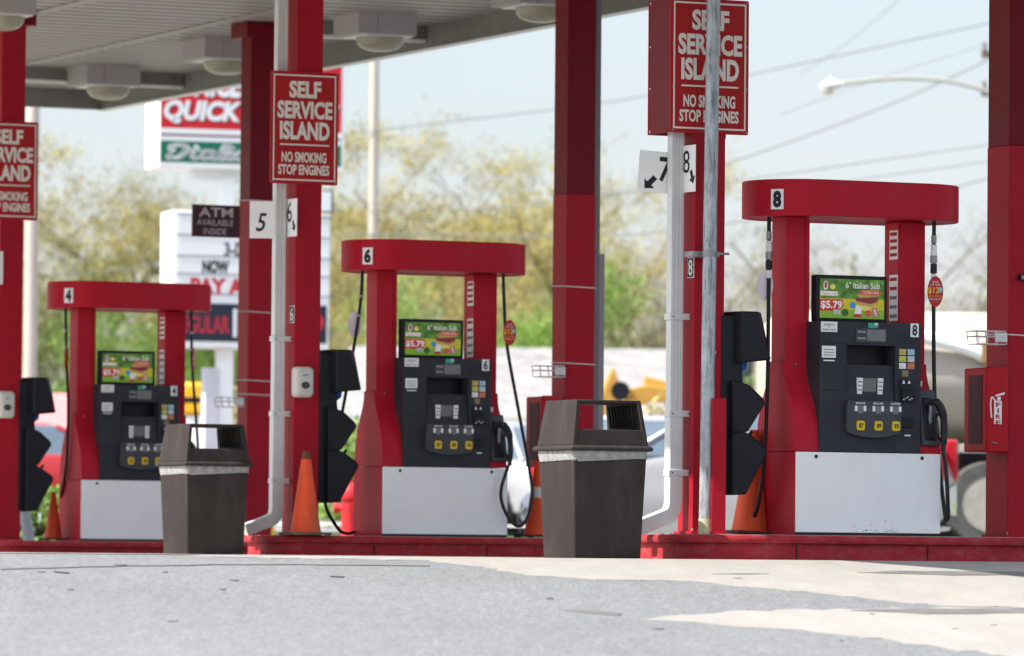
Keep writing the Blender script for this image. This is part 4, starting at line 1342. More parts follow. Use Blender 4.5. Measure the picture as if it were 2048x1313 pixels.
# ------------------------------------------------------------------ cones
def cone(label, px, py, d, h, bands=False, tip=False, base_m=CONE_BASE, z=None, tilt=0):
    q = W(px, py, d)
    if z is not None:
        q.z = z
    t = thing('traffic_cone', label, 'cone', q, TH, 'orange traffic cones around the pumps')
    t.rotation_euler = (0, tilt, TH)
    r0, r1 = h * 0.185, h * 0.045
    mb = MB()
    R_ = lambda f: r0 + (r1 - r0) * f
    pr = [(r0 + 0.01, 0.02), (R_(0.03), 0.035)] + [(R_(f), h * f) for f in (0.2, 0.4, 0.6, 0.8, 0.9)]
    mb.lathe(pr, (0, 0, 0), 28, ORANGE)
    mb.lathe([(R_(0.9), h * 0.9), (r1, h * 0.99), (r1 * 0.8, h)], (0, 0, 0), 28, mat('sooty_cone_tip', (0.12, 0.04, 0.02), 0.7, var=0.4) if tip else ORANGE)
    mb.build('body', t, angle=50)
    if bands:
        mb = MB()
        mb.lathe([(R_(0.52) + 0.002, h * 0.52), (R_(0.66) + 0.002, h * 0.66)], (0, 0, 0), 28, REFL)
        mb.build('reflective_band', t, angle=50)
    mb = MB()
    s = h * 0.25
    mb.loft([[(x, y, zz) for x, y in rrect(-s, s, -s, s, 0.03, 4)] for zz in (0.004, 0.024)], base_m)
    for sx in (-1, 1):
        for sy in (-1, 1):
            mb.box((sx * s * 0.8 - 0.02, sy * s * 0.8 - 0.02, 0), (sx * s * 0.8 + 0.02, sy * s * 0.8 + 0.02, 0.005), base_m)
    mb.build('foot', t, bevel=0.004)
    return t
dC = pC.y - 0.5
cone('faded orange cone with sooty tip in front of the middle sign column', 611, 1073, dC, 0.64, tip=True, base_m=mat('cone_grey_base', (0.10, 0.085, 0.06), 0.8), z=K6)
cone('orange cone behind the right squeegee station beside pump 8', 1501, 1064, pE.y + 0.4, 0.68, z=K8, tilt=R(2))
cone('banded orange cone on a black base behind the big bin', 1076, 1074, pD.y - 0.3, 0.60, True, base_m=CONE_BLACK, z=K6)
cone('bright orange cone between the leftmost column and pump 4', 106, 1082, P4.y - 0.2, 0.43, z=K4)
# grey leaning drain pipe behind the left station
q = W(60, 1082, 54)
mb = MB()
mb.tube([(0, 0, -0.05), (-0.05, 0, 0.25), (-0.09, 0, 0.55)], 0.055, 14, mat('grey_pipe', (0.36, 0.37, 0.39), 0.6))
tag(mb.build('drain_pipe', None, loc=q), 'leaning grey drain pipe below the leftmost squeegee station', 'pipe')

# ATM flag sign
q = onB(385, 409, B4 - 0.06)
q2 = onB(478, 472, B4 - 0.06)
t = thing('atm_sign', 'maroon flag sign reading ATM available inside', 'sign', q, TH)
w_ = (q2.xy - q.xy).length
h_ = q.z - q2.z + 0.02
ATM_M = mat('maroon_sign', (0.045, 0.005, 0.014), 0.5, var=0.1)
mb = MB()
mb.box((0, -0.02, -h_), (w_, 0.02, 0), ATM_M)
panel = mb.build('panel', t, bevel=0.004)
mb = MB()
LM = mat('pale_maroon_lettering', (0.50, 0.44, 0.43), 0.6)
mb.text('ATM', 0.055, 0.38, -0.108, -0.025, LM, y=-0.0215, bold=0.015)
mb.text('AVAILABLE', 0.035, 0.385, -0.185, -0.13, LM, y=-0.0215, bold=0.0)
mb.text('INSIDE', 0.10, 0.32, -0.265, -0.21, LM, y=-0.0215, bold=0.0)
mb.build('lettering', panel, smooth=False, normals=False)

# ------------------------------------------------------------------ pylon sign
DS = 74.0
SS = F / DS
AS = R(17)
q = gpt(318, DS)
t = thing('pylon_sign', 'tall white pylon sign with red QUICK panel and letter board', 'pylon sign', (q.x, q.y, 0), AS)
CA = math.cos(AS)
sx = lambda px: (px - 318) / SS / CA
# heights follow the camera's roll along the sign
def sz(px, py):
    return W(px, py, DS + (px - 318) / SS * math.tan(AS)).z
WPL = mat('white_sign_plastic', (0.74, 0.75, 0.77), 0.4, var=0.03)
WSIDE = mat('white_sign_metal', (0.85, 0.85, 0.85), 0.5, var=0.02)
zb, zt = sz(318, 335), sz(318, -20)
mb = MB()
mb.box((sx(308), 0.0, zb), (sx(677), 0.74, zt), WSIDE)
cab = mb.build('cabinet', t, bevel=0.02)
mb = MB()
SR = mat('sign_panel_red', (0.55, 0.012, 0.02), 0.4)
SG = mat('sign_panel_green', (0.005, 0.14, 0.075), 0.4)
SMK = mat('sign_panel_maroon', (0.12, 0.01, 0.04), 0.4)
z0, z1, z2, z3, z4 = sz(318, 324), sz(318, 281), sz(318, 271), sz(318, 267), sz(318, 256)
mb.box((sx(312), -0.004, z0), (sx(671), 0.001, z1), SG)
mb.box((sx(312), -0.004, z1), (sx(671), 0.001, z4), WPL)
mb.box((sx(312), -0.006, z2), (sx(671), -0.004, z3), SMK)
mb.box((sx(312), -0.004, z4), (sx(671), 0.001, zt - 0.1), SR)
mb.build('face_panel', cab, smooth=False)
mb = MB()
for dx, m, y in ((0.02, SMK, -0.0055), (0.0, WPL, -0.007)):
    mb.text('QUICK', sx(318) + dx, sx(472) + dx, z4 + 0.06 - dx, sz(318, 199) - dx, m, y=y, bold=0.05, shear=0.2)
    mb.text('NICE', sx(377) + dx, sx(474) + dx, sz(318, 192) - dx, sz(318, 140) - dx, m, y=y, bold=0.05, shear=0.2)
    mb.text('MARKET', sx(500) + dx, sx(665) + dx, z4 + 0.06 - dx, sz(318, 199) - dx, m, y=y, bold=0.03, shear=0.2)
gx0, gx1, gz0, gz1 = sx(326), sx(500), sz(318, 318), sz(318, 288)
def stroke(pts, r=0.028):
    sp = spline([(gx0 + (gx1 - gx0) * u, 0, gz0 + (gz1 - gz0) * v) for u, v in pts], 5)
    for p, q in zip(sp, sp[1:]):
        d = (q - p).normalized()
        rr = r * (0.55 + 0.75 * abs(d.z))
        nrm = Vector((-d.z, 0, d.x)) * rr
        e = d * rr * 0.4
        mb.face([(v.x, -0.0065, v.z) for v in (p - nrm - e, q - nrm + e, q + nrm + e, p + nrm - e)], WPL)
stroke([(0.06, 0.55), (0.04, 0.80), (0.13, 0.97), (0.21, 0.80), (0.19, 0.45), (0.11, 0.12), (0.02, 0.10), (0.03, 0.26)], 0.034)
stroke([(0.33, 0.90), (0.28, 0.30), (0.31, 0.08), (0.37, 0.20)])
stroke([(0.24, 0.66), (0.38, 0.68)], 0.02)
def letter_a(o):
    stroke([(o + 0.12, 0.55), (o + 0.05, 0.60), (o, 0.30), (o + 0.04, 0.08), (o + 0.11, 0.30), (o + 0.14, 0.60)])
    stroke([(o + 0.14, 0.60), (o + 0.115, 0.20), (o + 0.15, 0.08), (o + 0.19, 0.18)])
letter_a(0.39)
stroke([(0.57, 0.15), (0.66, 0.60), (0.70, 0.95), (0.645, 0.95), (0.60, 0.40), (0.62, 0.08), (0.68, 0.20)])
stroke([(0.72, 0.62), (0.695, 0.25), (0.72, 0.08), (0.765, 0.18)])
stroke([(0.735, 0.84), (0.745, 0.90)], 0.03)
letter_a(0.77)
stroke([(0.97, 0.60), (0.945, 0.10)])
stroke([(0.95, 0.30), (1.02, 0.62), (1.06, 0.50), (1.04, 0.15), (1.09, 0.12)])
mb.text('Foods', sx(540), sx(655), sz(318, 317), sz(318, 287), WPL, y=-0.0065, bold=0.02, shear=0.35)
mb.build('lettering', cab, smooth=False, normals=False)
mb = MB()
mb.box((sx(385), 0.2, sz(318, 356)), (sx(650), 0.45, zb - 0.002), WPL)
mb.build('bracket', t, bevel=0.01)
# letter board
zb2, zt2 = sz(318, 693), sz(318, 420)
mb = MB()
mb.box((sx(340), 0.0, zb2), (sx(650), 0.72, zt2), WSIDE)
bd = mb.build('letter_board', t, bevel=0.01)
GROOVE = mat('board_groove', (0.25, 0.28, 0.32), 0.5)
mb = MB()
mb.box((sx(348), -0.004, sz(318, 600)), (sx(650), 0.001, sz(318, 425)), WPL)
for py in (428, 470, 512, 548, 588):
    z = sz(318, py)
    mb.box((sx(346), -0.010, z), (sx(650), -0.004, z + 0.02), GROOVE)
mb.build('board_face', bd, smooth=False)
DARKB = mat('dark_led_panel', (0.012, 0.018, 0.035), 0.4)
LEDR = mat('led_red', (0.42, 0.015, 0.035), 0.5, emit=0.05)
mb = MB()
mb.box((sx(342), -0.012, sz(318, 681)), (sx(645), 0.001, sz(318, 605)), DARKB)
mb.build('price_panel', bd, smooth=False)
mb = MB()
mb.text('REGULAR', sx(344), sx(452), sz(318, 665), sz(318, 630), LEDR, y=-0.0135, bold=0.02)
mb.box((sx(459), -0.0135, sz(318, 672)), (sx(466), -0.0125, sz(318, 615)), WPL)
mb.text('2.39', sx(480), sx(640), sz(318, 670), sz(318, 620), LEDR, y=-0.0135, bold=0.02)
mb.text('2', sx(377), sx(389), sz(318, 465), sz(318, 438), BLACK_INK, y=-0.006, bold=0.02)
mb.text('3-DAY', sx(440), sx(514), sz(318, 510), sz(318, 482), BLACK_INK, y=-0.006, bold=0.03)
mb.text('NOW', sx(397), sx(450), sz(318, 545), sz(318, 518), BLACK_INK, y=-0.006, bold=0.06)
mb.text('PAY AT PUMP', sx(374), sx(606), sz(318, 588), sz(318, 554), LEDR, y=-0.0105, bold=0.05)
mb.build('lettering', bd, smooth=False, normals=False)
for px in (452, 610):
    mb = MB()
    mb.box((sx(px) - 0.1, 0.15, -0.2), (sx(px) + 0.1, 0.35, zb2 - 0.002), WSIDE)
    mb.build('post', t, bevel=0.01)
    mb = MB()
    mb.box((sx(px) - 0.09, 0.16, zt2 + 0.002), (sx(px) + 0.09, 0.34, zb - 0.1), WSIDE)
    mb.build('post', t, bevel=0.01)
mb = MB()
mb.box((sx(408), 0.1, -0.2), (sx(436), 0.3, sz(318, 733)), mat('pale_grey_box', (0.55, 0.56, 0.60), 0.5))
mb.build('meter_box', t, bevel=0.01)
mb = MB()
mb.box((sx(634), -0.1, sz(318, 418)), (sx(652), -0.07, sz(318, 372)), DARKB)
mb.box((sx(600), -0.105, sz(318, 415)), (sx(648), -0.1, sz(318, 375)), WPL)
mb.build('side_panel', t, smooth=False)

# ------------------------------------------------------------------ hydrant
q = gpt(700, 66)
t = thing('fire_hydrant', 'red fire hydrant between the middle cone and pump 6', 'hydrant', q, 0)
mb = MB()
mb.lathe([(0.15, 0), (0.15, 0.04), (0.105, 0.05), (0.10, 0.46), (0.13, 0.47), (0.13, 0.50)], (0, 0, 0), 20, HYD)
mb.build('barrel', t)
mb = MB()
mb.lathe([(0.125, 0.501), (0.12, 0.56), (0.09, 0.62), (0.04, 0.65), (0.025, 0.66), (0.025, 0.70)], (0, 0, 0), 20, HYD)
mb.build('bonnet', t)
for d_ in ((1, -0.2, 0), (-1, 0.2, 0), (0.2, -1, 0)):
    v = Vector(d_).normalized()
    mb = MB()
    mb.tube([v * 0.09 + Vector((0, 0, 0.36)), v * 0.15 + Vector((0, 0, 0.36)), v * 0.151 + Vector((0, 0, 0.36)), v * 0.19 + Vector((0, 0, 0.36))], [0.05, 0.05, 0.065, 0.065], 14, HYD)
    mb.build('outlet', t)

# ------------------------------------------------------------------ cars
def wheel(parent, x, y, r, wdt, rim_m):
    mb = MB()
    s = 1 if y > 0 else -1
    def ring(rad, yy):
        return [(x + rad * math.cos(2 * math.pi * k / 24), yy, r + rad * math.sin(2 * math.pi * k / 24)) for k in range(24)]
    mb.loft([ring(r * 0.65, y - s * wdt), ring(r * 0.95, y - s * wdt), ring(r, y - s * wdt * 0.85), ring(r, y - s * 0.03), ring(r * 0.95, y), ring(r * 0.66, y + s * 0.002)], BLACK)
    wo = mb.build('wheel', parent, angle=50)
    mb = MB()
    mb.loft([ring(r * 0.655, y + s * 0.004), ring(r * 0.58, y - s * 0.03), ring(r * 0.2, y - s * 0.02), ring(r * 0.12, y + s * 0.01)], rim_m)
    mb.build('rim', wo, angle=30)

def car(name, label, loc, rotz, paint, L=4.5, Wd=1.78, Hh=1.45, suv=False):
    """x forward, origin on the ground under the middle"""
    t = thing(name, label, 'car', loc, rotz)
    f, b = L / 2, -L / 2
    hw = Wd / 2
    belt = 0.92 if not suv else 1.05
    secs = [(b, 0.42, 0.80, 0.80), (b + 0.08, 0.30, belt - 0.06, 0.90), (b + 0.6, 0.22, belt, 0.98), (b + 1.6, 0.2, belt, 1.0), (0.55, 0.2, belt - 0.01, 1.0), (f - 1.0, 0.2, belt - 0.08, 0.98), (f - 0.35, 0.24, belt - 0.18, 0.93), (f - 0.08, 0.30, 0.66, 0.84), (f, 0.38, 0.58, 0.76)]
    loops = []
    for x, zb_, zt_, k in secs:
        h = hw * k
        loops.append([(x, -h * 0.94, zb_), (x, -h, zb_ + 0.15), (x, -h, zt_ - 0.16), (x, -h * 0.95, zt_ - 0.03), (x, -h * 0.82, zt_), (x, h * 0.82, zt_), (x, h * 0.95, zt_ - 0.03), (x, h, zt_ - 0.16), (x, h, zb_ + 0.15), (x, h * 0.94, zb_)])
    mb = MB()
    mb.loft(loops, paint)
    mb.build('body', t, angle=45)
    gl = mat('car_glass', (0.10, 0.14, 0.18), 0.06, var=0.1, coat=0.5)
    x0, x1, x2, x3 = (b + 0.35, b + 1.0, 0.25, 1.05) if not suv else (b + 0.12, b + 0.35, 0.35, 1.1)
    wl, wt = hw * 0.88, hw * 0.70
    def cabin(e, zt_, o):
        return [(x0 + e, -wl + o, belt - 0.05), (x3 - e, -wl + o, belt - 0.05), (x3 - e, wl - o, belt - 0.05), (x0 + e, wl - o, belt - 0.05), (x1, -wt + o, zt_), (x2, -wt + o, zt_), (x2, wt - o, zt_), (x1, wt - o, zt_)]
    mb = MB()
    mb.hexa(cabin(0, Hh - 0.03, 0), gl)
    mb.build('window', t, bevel=0.03)
    mb = MB()
    mb.hexa([(x1 - 0.05, -wt - 0.01, Hh - 0.06), (x2 + 0.06, -wt - 0.01, Hh - 0.06), (x2 + 0.06, wt + 0.01, Hh - 0.06), (x1 - 0.05, wt + 0.01, Hh - 0.06), (x1 + 0.1, -wt + 0.08, Hh), (x2 - 0.1, -wt + 0.08, Hh), (x2 - 0.1, wt - 0.08, Hh), (x1 + 0.1, wt - 0.08, Hh)], paint)
    for s in (-1, 1):
        for xa, xb in ((x0, x1), (x3, x2), ((x0 + x3) / 2 - 0.05, (x1 + x2) / 2)):
            mb.tube([(xa, s * (wl + 0.005), belt - 0.05), (xb, s * (wt + 0.005), Hh - 0.04)], 0.035, 6, paint)
    mb.build('roof', t, bevel=0.02)
    rim = mat('alloy_rim', (0.45, 0.45, 0.46), 0.3, metal=0.7)
    for x in (f - 0.85, b + 0.85):
        for s in (-1, 1):
            wheel(t, x, s * (hw + 0.005), 0.33, 0.2, rim)
    for s in (-1, 1):
        mb = MB()
        mb.hexa([(f - 0.22, s * hw * 0.5, 0.60), (f - 0.03, s * hw * 0.5, 0.58), (f - 0.24, s * hw * 0.87, 0.60), (f - 0.36, s * hw * 0.93, 0.62), (f - 0.25, s * hw * 0.5, 0.72), (f - 0.10, s * hw * 0.5, 0.69), (f - 0.28, s * hw * 0.86, 0.71), (f - 0.40, s * hw * 0.92, 0.73)], mat('headlight_glass', (0.6, 0.62, 0.65), 0.1))
        mb.build('headlight', t, bevel=0.01)
        mb = MB()
        zz = belt - 0.27
        mb.box((b - 0.012, s * hw * 0.78 - 0.13, zz), (b + 0.12, s * hw * 0.78 + 0.13, zz + (0.2 if not suv else 0.45)), mat('tail_light_red', (0.42, 0.01, 0.02), 0.15))
        mb.build('tail_light', t, bevel=0.03)
    mb = MB()
    mb.box((f - 0.03, -hw * 0.62, 0.33), (f + 0.03, hw * 0.62, 0.52), BLACKP)
    mb.build('bumper', t, bevel=0.02)
    mb = MB()
    mb.box((b - 0.03, -hw * 0.7, 0.33), (b + 0.05, hw * 0.7, 0.45), BLACKP)
    mb.build('bumper', t, bevel=0.02)
    return t
SILV = mat('silver_car_paint', (0.42, 0.43, 0.45), 0.25, metal=0.4, var=0.02, coat=0.6)
WHT = mat('white_car_paint', (0.55, 0.56, 0.58), 0.25, var=0.02, coat=0.6)
REDC = mat('red_car_paint', (0.42, 0.02, 0.02), 0.25, var=0.02, coat=0.6)
q = gpt(1290, 70); car('parked_car', 'white car facing the pumps, seen right of the big bin', q, R(-62), WHT, Hh=1.5)
q = gpt(1012, 73); car('parked_car', 'silver car seen through the loop of the pump 6 hose', q, R(118), SILV, Hh=1.38)
q = gpt(1478, 58); car('parked_car', 'grey car with red tail light behind pump 8', q, R(170), SILV, L=4.3, Hh=1.5, suv=True)
q = gpt(60, 72); car('parked_car', 'red car behind the leftmost squeegee station', q, R(10), REDC, Hh=1.3)

# ------------------------------------------------------------------ tanker truck
q = gpt(2085, 68)
t = thing('tanker_truck', 'cream tanker truck with pale wheels behind the right column', 'truck', q, R(4))
TC = mat('tank_cream', (0.38, 0.345, 0.30), 0.7, spec=0.1, var=0.08, scale=1.5, dirt=(0.45, 0.38, 0.30), dirt_amt=0.5, dscale=1)
mb = MB()
def ell(x, k):
    return [(x, 1.15 * k * math.cos(2 * math.pi * i / 36), 2.02 + 0.80 * k * math.sin(2 * math.pi * i / 36)) for i in range(36)]
mb.loft([ell(-3.4, 0.4), ell(-3.35, 0.8), ell(-3.2, 0.96), ell(-3.0, 1), ell(3.6, 1), ell(3.8, 0.95), ell(3.9, 0.7)], TC)
mb.build('tank', t, angle=40)
mb = MB()
mb.tube(spline([(-3.0, -1.0, 2.62), (-1.8, -1.17, 2.5), (-1.1, -1.2, 2.35), (-0.75, -1.2, 2.2), (-0.3, -1.2, 2.15), (3.0, -1.2, 2.15)], 6), 0.09, 10, WSIDE)
mb.build('side_pipe', t)
mb = MB()
mb.box((-0.95, -1.3, 2.16), (-0.75, -1.14, 2.42), mat('rusty_valve', (0.25, 0.16, 0.08), 0.7))
mb.build('valve', t, bevel=0.02)
mb = MB()
mb.box((-3.3, -0.45, 0.85), (5.6, 0.45, 1.14), BLACKP)
mb.box((-3.2, -1.1, 1.12), (3.6, -0.95, 1.22), TC)
mb.build('chassis', t, bevel=0.01)
mb = MB()
mb.box((4.1, -1.15, 0.7), (5.6, 1.15, 2.75), WHT)
mb.hexa([(5.6, -1.1, 0.7), (6.9, -1.0, 0.7), (6.9, 1.0, 0.7), (5.6, 1.1, 0.7), (5.6, -1.1, 1.7), (6.8, -0.9, 1.5), (6.8, 0.9, 1.5), (5.6, 1.1, 1.7)], WHT)
mb.build('cab', t, bevel=0.05)
trim = mat('white_steel_rim', (0.34, 0.32, 0.28), 0.6, var=0.15)
for x in (-2.2, -0.83, 5.9):
    for s in (-1, 1):
        y, r, wdt = s * 1.2, 0.51, 0.5 if x < 4 else 0.28
        mb = MB()
        ring = lambda rad, yy: [(x + rad * math.cos(2 * math.pi * k / 32), yy, r + rad * math.sin(2 * math.pi * k / 32)) for k in range(32)]
        mb.loft([ring(r * 0.6, y - s * wdt), ring(r, y - s * wdt), ring(r, y - s * 0.04), ring(r * 0.96, y), ring(r * 0.62, y)], mat('dusty_tyre', (0.085, 0.082, 0.078), 0.9, var=0.35))
        wo = mb.build('wheel', t, angle=50)
        mb = MB()
        mb.loft([ring(r * 0.64, y + s * 0.01), ring(r * 0.6, y + s * 0.01), ring(r * 0.52, y - s * 0.14), ring(r * 0.3, y - s * 0.15), ring(r * 0.2, y - s * 0.06), ring(r * 0.12, y - s * 0.02)], trim, mcap=STEEL)
        for k in range(8):
            a = 2 * math.pi * k / 8
            mb.tube([(x + r * 0.38 * math.cos(a), y - s * 0.15, r + r * 0.38 * math.sin(a)), (x + r * 0.38 * math.cos(a), y - s * 0.10, r + r * 0.38 * math.sin(a))], 0.022, 6, STEEL)
        mb.build('rim', wo, angle=30)

# ------------------------------------------------------------------ house, shed, yellow machines
q = gpt(1010, 96)
t = thing('house', 'low cream house with a long pale shingled roof behind pump 6', 'house', q, R(3))
sH = F / 96
xl, xr = (640 - 1010) / sH, (1448 - 1010) / sH
ze, zr = W(1010, 836, 96).z - q.z, W(1010, 696, 101).z - q.z
mb = MB()
mb.box((xl + 0.3, 0.4, -0.3), (xr - 0.3, 9.6, ze + 0.1), CREAM)
mb.build('wall', t, smooth=False)
mb = MB()
mb.hexa([(xl, 0, ze), (xr, 0, ze), (xr, 10, ze), (xl, 10, ze), (xl + 0.6, 4.9, zr), (xr - 0.6, 4.9, zr), (xr - 0.6, 5.1, zr), (xl + 0.6, 5.1, zr)], ROOF)
mb.box((xl - 0.03, -0.03, ze - 0.12), (xr + 0.03, 10.03, ze - 0.002), mat('pale_eave', (0.5, 0.48, 0.44), 0.7))
mb.build('roof', t, smooth=False)
for px in (880, 1030, 1230):
    mb = MB()
    x = (px - 1010) / sH
    mb.box((x - 0.4, 0.36, ze - 1.4), (x + 0.4, 0.41, ze - 0.4), mat('house_window', (0.5, 0.48, 0.42), 0.2))
    mb.build('window', t, smooth=False)

q = gpt(85, 82)
t = thing('shed', 'low white shed with pale pink roof at the left', 'shed', q, R(2))
s_ = F / 82
mb = MB()
mb.box((-0.9, 0, -0.3), (1.3, 3, W(100, 868, 82).z - q.z), WSIDE)
mb.build('wall', t, smooth=False)
mb = MB()
z0, z1 = W(100, 868, 82).z - q.z, W(100, 785, 82).z - q.z
mb.hexa([(-1.0, -0.1, z0), (1.4, -0.1, z0), (1.4, 3.1, z0), (-1.0, 3.1, z0), (-1.0, 0.5, z1), (1.4, 0.5, z1), (1.4, 2.5, z1), (-1.0, 2.5, z1)], mat('pink_roof', (0.62, 0.22, 0.22), 0.6))
mb.build('roof', t, smooth=False)

q = gpt(1215, 84)
t = thing('excavator', 'yellow excavator with folded arm beyond the big bin', 'excavator', q, R(2))
s_ = F / 84
ex = lambda px: (px - 1215) / s_
ez = lambda py: W(1215, py, 84).z - q.z
mb = MB()
mb.prism([(ex(1196), ez(870)), (ex(1244), ez(870)), (ex(1244), ez(790)), (ex(1232), ez(760)), (ex(1221), ez(734)), (ex(1204), ez(775)), (ex(1196), ez(800))], 'y', -0.3, 0.3, YEL)
mb.build('boom', t, bevel=0.02)
mb = MB()
mb.prism([(ex(1236), ez(812)), (ex(1236), ez(782)), (ex(1290), ez(770)), (ex(1390), ez(782)), (ex(1390), ez(806)), (ex(1300), ez(804)), (ex(1270), ez(814))], 'y', -0.18, 0.18, YEL)
mb.build('arm', t, bevel=0.02)
mb = MB()
mb.hexa([(ex(1286), -0.1, ez(775)), (ex(1286), 0.1, ez(775)), (ex(1286), 0.1, ez(752)), (ex(1286), -0.1, ez(752)), (ex(1390), -0.1, ez(800)), (ex(1390), 0.1, ez(800)), (ex(1390), 0.1, ez(778)), (ex(1390), -0.1, ez(778))], mat('orange_ram', (0.70, 0.30, 0.05), 0.5))
mb.build('ram', t, bevel=0.01)
mb = MB()
mb.tube([(ex(1236), -0.32, ez(783)), (ex(1236), 0.32, ez(783))], 0.14, 16, BLACKP)
mb.build('pivot', t)
mb = MB()
mb.box((ex(1196), -0.5, 0.55), (ex(1500), 1.1, 1.45), YEL)
mb.box((ex(1420), -0.4, 1.45), (ex(1500), 1.0, 2.6), DGREY)
mb.build('cab', t, bevel=0.05)
for y in (-0.55, 0.9):
    mb = MB()
    mb.prism([(ex(1150), 0.25), (ex(1180), 0.0), (ex(1480), 0.0), (ex(1510), 0.25), (ex(1490), 0.52), (ex(1170), 0.52)], 'y', y - 0.2, y + 0.2, BLACKP)
    mb.build('track', t, bevel=0.04)

q = gpt(388, 80)
t = thing('yellow_cabinet', 'yellow cabinet with a dark band left of the pylon sign post', 'cabinet', q, 0)
z0, z1 = W(388, 832, 80).z - q.z, W(388, 765, 80).z - q.z
YB = mat('bright_yellow', (0.70, 0.36, 0.01), 0.5)
mb = MB()
mb.box((-0.16, 0, -0.2), (0.16, 0.4, z0), WSIDE)
mb.build('stand', t, bevel=0.01)
mb = MB()
mb.box((-0.2, -0.05, z0), (0.16, 0.45, z1), YB)
mb.build('case', t, bevel=0.06)
mb = MB()
mb.box((-0.205, -0.055, z0 + 0.17), (0.165, 0.455, z0 + 0.27), BLACKP)
mb.build('band', t, bevel=0.02)

q = gpt(533, 62)
t = thing('bollard', 'yellow bollard glimpsed between the ATM column and the middle downspout', 'bollard', q, 0)
mb = MB()
mb.lathe([(0.085, -0.1), (0.085, 0.85), (0.07, 0.90), (0.03, 0.93)], (0, 0, 0), 16, YB)
mb.build('post', t)
mb = MB()
mb.lathe([(0.088, 0.42), (0.088, 0.55)], (0, 0, 0), 16, REFL)
mb.build('band', t)

# ------------------------------------------------------------------ poles, lines, street lamp
def pole(label, px, d, ytop, r, arm=False):
    q = gpt(px, d)
    t = thing('utility_pole', label, 'utility pole', q, 0, 'utility poles beyond the forecourt')
    z = W(px, ytop, d).z - q.z
    mb = MB()
    mb.tube([(0, 0, -0.3), (0, 0, z * 0.5), (0, 0, z)], [r, r * 0.93, r * 0.82], 14, POLE_M)
    mb.build('shaft', t)
    if arm:
        for dz in (0.35, 1.0):
            mb = MB()
            mb.box((-0.55, -0.06, z - dz - 0.06), (0.55, 0.0 - 0.14, z - dz + 0.06), BARK)
            mb.build('crossarm', t)
            for x in (-0.5, -0.25, 0.25, 0.5):
                mb = MB()
                mb.lathe([(0.03, 0), (0.05, 0.04), (0.03, 0.08), (0.045, 0.12), (0.01, 0.16)], (x, -0.1, z - dz + 0.06), 10, GREYSTRIP)
                mb.build('insulator', t)
    return t
pole('slim pale utility pole left of the dark red column, its top behind the canopy', 740, 100, -30, 0.092)
pole('thick pale utility pole behind the leftmost squeegee station', 56, 88, 60, 0.115)
pole('utility pole with crossarms behind the right edge column', 2022, 96, 70, 0.12, True)

def line(label, pts, d0, d1, r=0.02):
    n = len(pts)
    P = [W(px, py, d0 + (d1 - d0) * i / (n - 1)) for i, (px, py) in enumerate(pts)]
    mb = MB()
    mb.tube(spline(P, 8), r * 0.48, 6, WIRE)
    tag(mb.build('power_line', None), label, 'power line', 'power lines across the sky')
line('topmost power line rising to the right over pump 8', [(690, 268), (1198, 207), (1500, 149), (1990, 44), (2080, 22)], 100, 96, 0.024)
line('steep dark power line crossing the street lamp arm', [(1300, 372), (1470, 322), (1720, 233), (1870, 170), (1975, 121)], 98, 96, 0.026)
line('power line just above the header of pump 8', [(1190, 395), (1480, 361), (1750, 322), (1985, 289)], 99, 96, 0.022)
line('power line passing behind the header of pump 8', [(690, 468), (1190, 472), (1480, 444), (1800, 400), (1985, 355)], 100, 96, 0.028)
line('faint power line running up to the top edge', [(1600, 150), (1700, 82), (1800, -4), (1900, -110)], 97, 96, 0.012)
line('power line just under the pump 8 header line, right part', [(1470, 400), (1700, 362), (1985, 322)], 98, 96, 0.02)
line('sagging power line in front of the yellow trees', [(690, 400), (900, 420), (1110, 402), (1330, 372)], 100, 98, 0.02)
line('power line low behind pump 4', [(-40, 560), (150, 548), (320, 530), (480, 505)], 88, 98, 0.02)
line('thin power line beside the street lamp', [(1560, 230), (1780, 150), (1985, 86)], 97, 96, 0.012)

q = gpt(2052, 90)
t = thing('street_lamp', 'street lamp with long curved arm over pump 8', 'street lamp', q, 0)
mb = MB()
rel = lambda px, py: W(px, py, 90) - q
mb.tube([(0, 0, -0.2), (0, 0, rel(2052, 240).z)], 0.09, 12, STEEL)
mb.build('mast', t)
mb = MB()
mb.tube(spline([rel(2052, 245), rel(1988, 192), rel(1930, 170), (rel(1870, 160)), rel(1790, 157), rel(1700, 166), rel(1682, 170)], 6), 0.032, 8, mat('lamp_arm_grey', (0.34, 0.33, 0.30), 0.5))
mb.build('arm', t)
c = rel(1664, 172)
mb = MB()
LH = mat('lamp_head_grey', (0.62, 0.61, 0.58), 0.4)
mb.loft([[(c.x + dx, c.y + ry * math.cos(2 * math.pi * k / 14), c.z + dz + rz * math.sin(2 * math.pi * k / 14)) for k in range(14)] for dx, ry, rz, dz in ((0.19, 0.03, 0.03, 0.02), (0.10, 0.09, 0.06, 0.02), (0.0, 0.13, 0.085, 0.01), (-0.10, 0.13, 0.08, 0.0), (-0.17, 0.08, 0.05, -0.01), (-0.19, 0.02, 0.02, -0.01))], LH)
mb.lathe([(0.012, 0.08), (0.03, 0.11), (0.02, 0.15)], (c.x - 0.02, c.y, c.z), 8, LH)
mb.build('lamp_head', t)
mb = MB()
mb.lathe([(0.11, -0.05), (0.10, -0.10), (0.06, -0.13), (0.01, -0.14)], (c.x - 0.07, c.y, c.z), 16, mat('lamp_lens', (0.55, 0.5, 0.42), 0.15))
mb.build('lens', t)

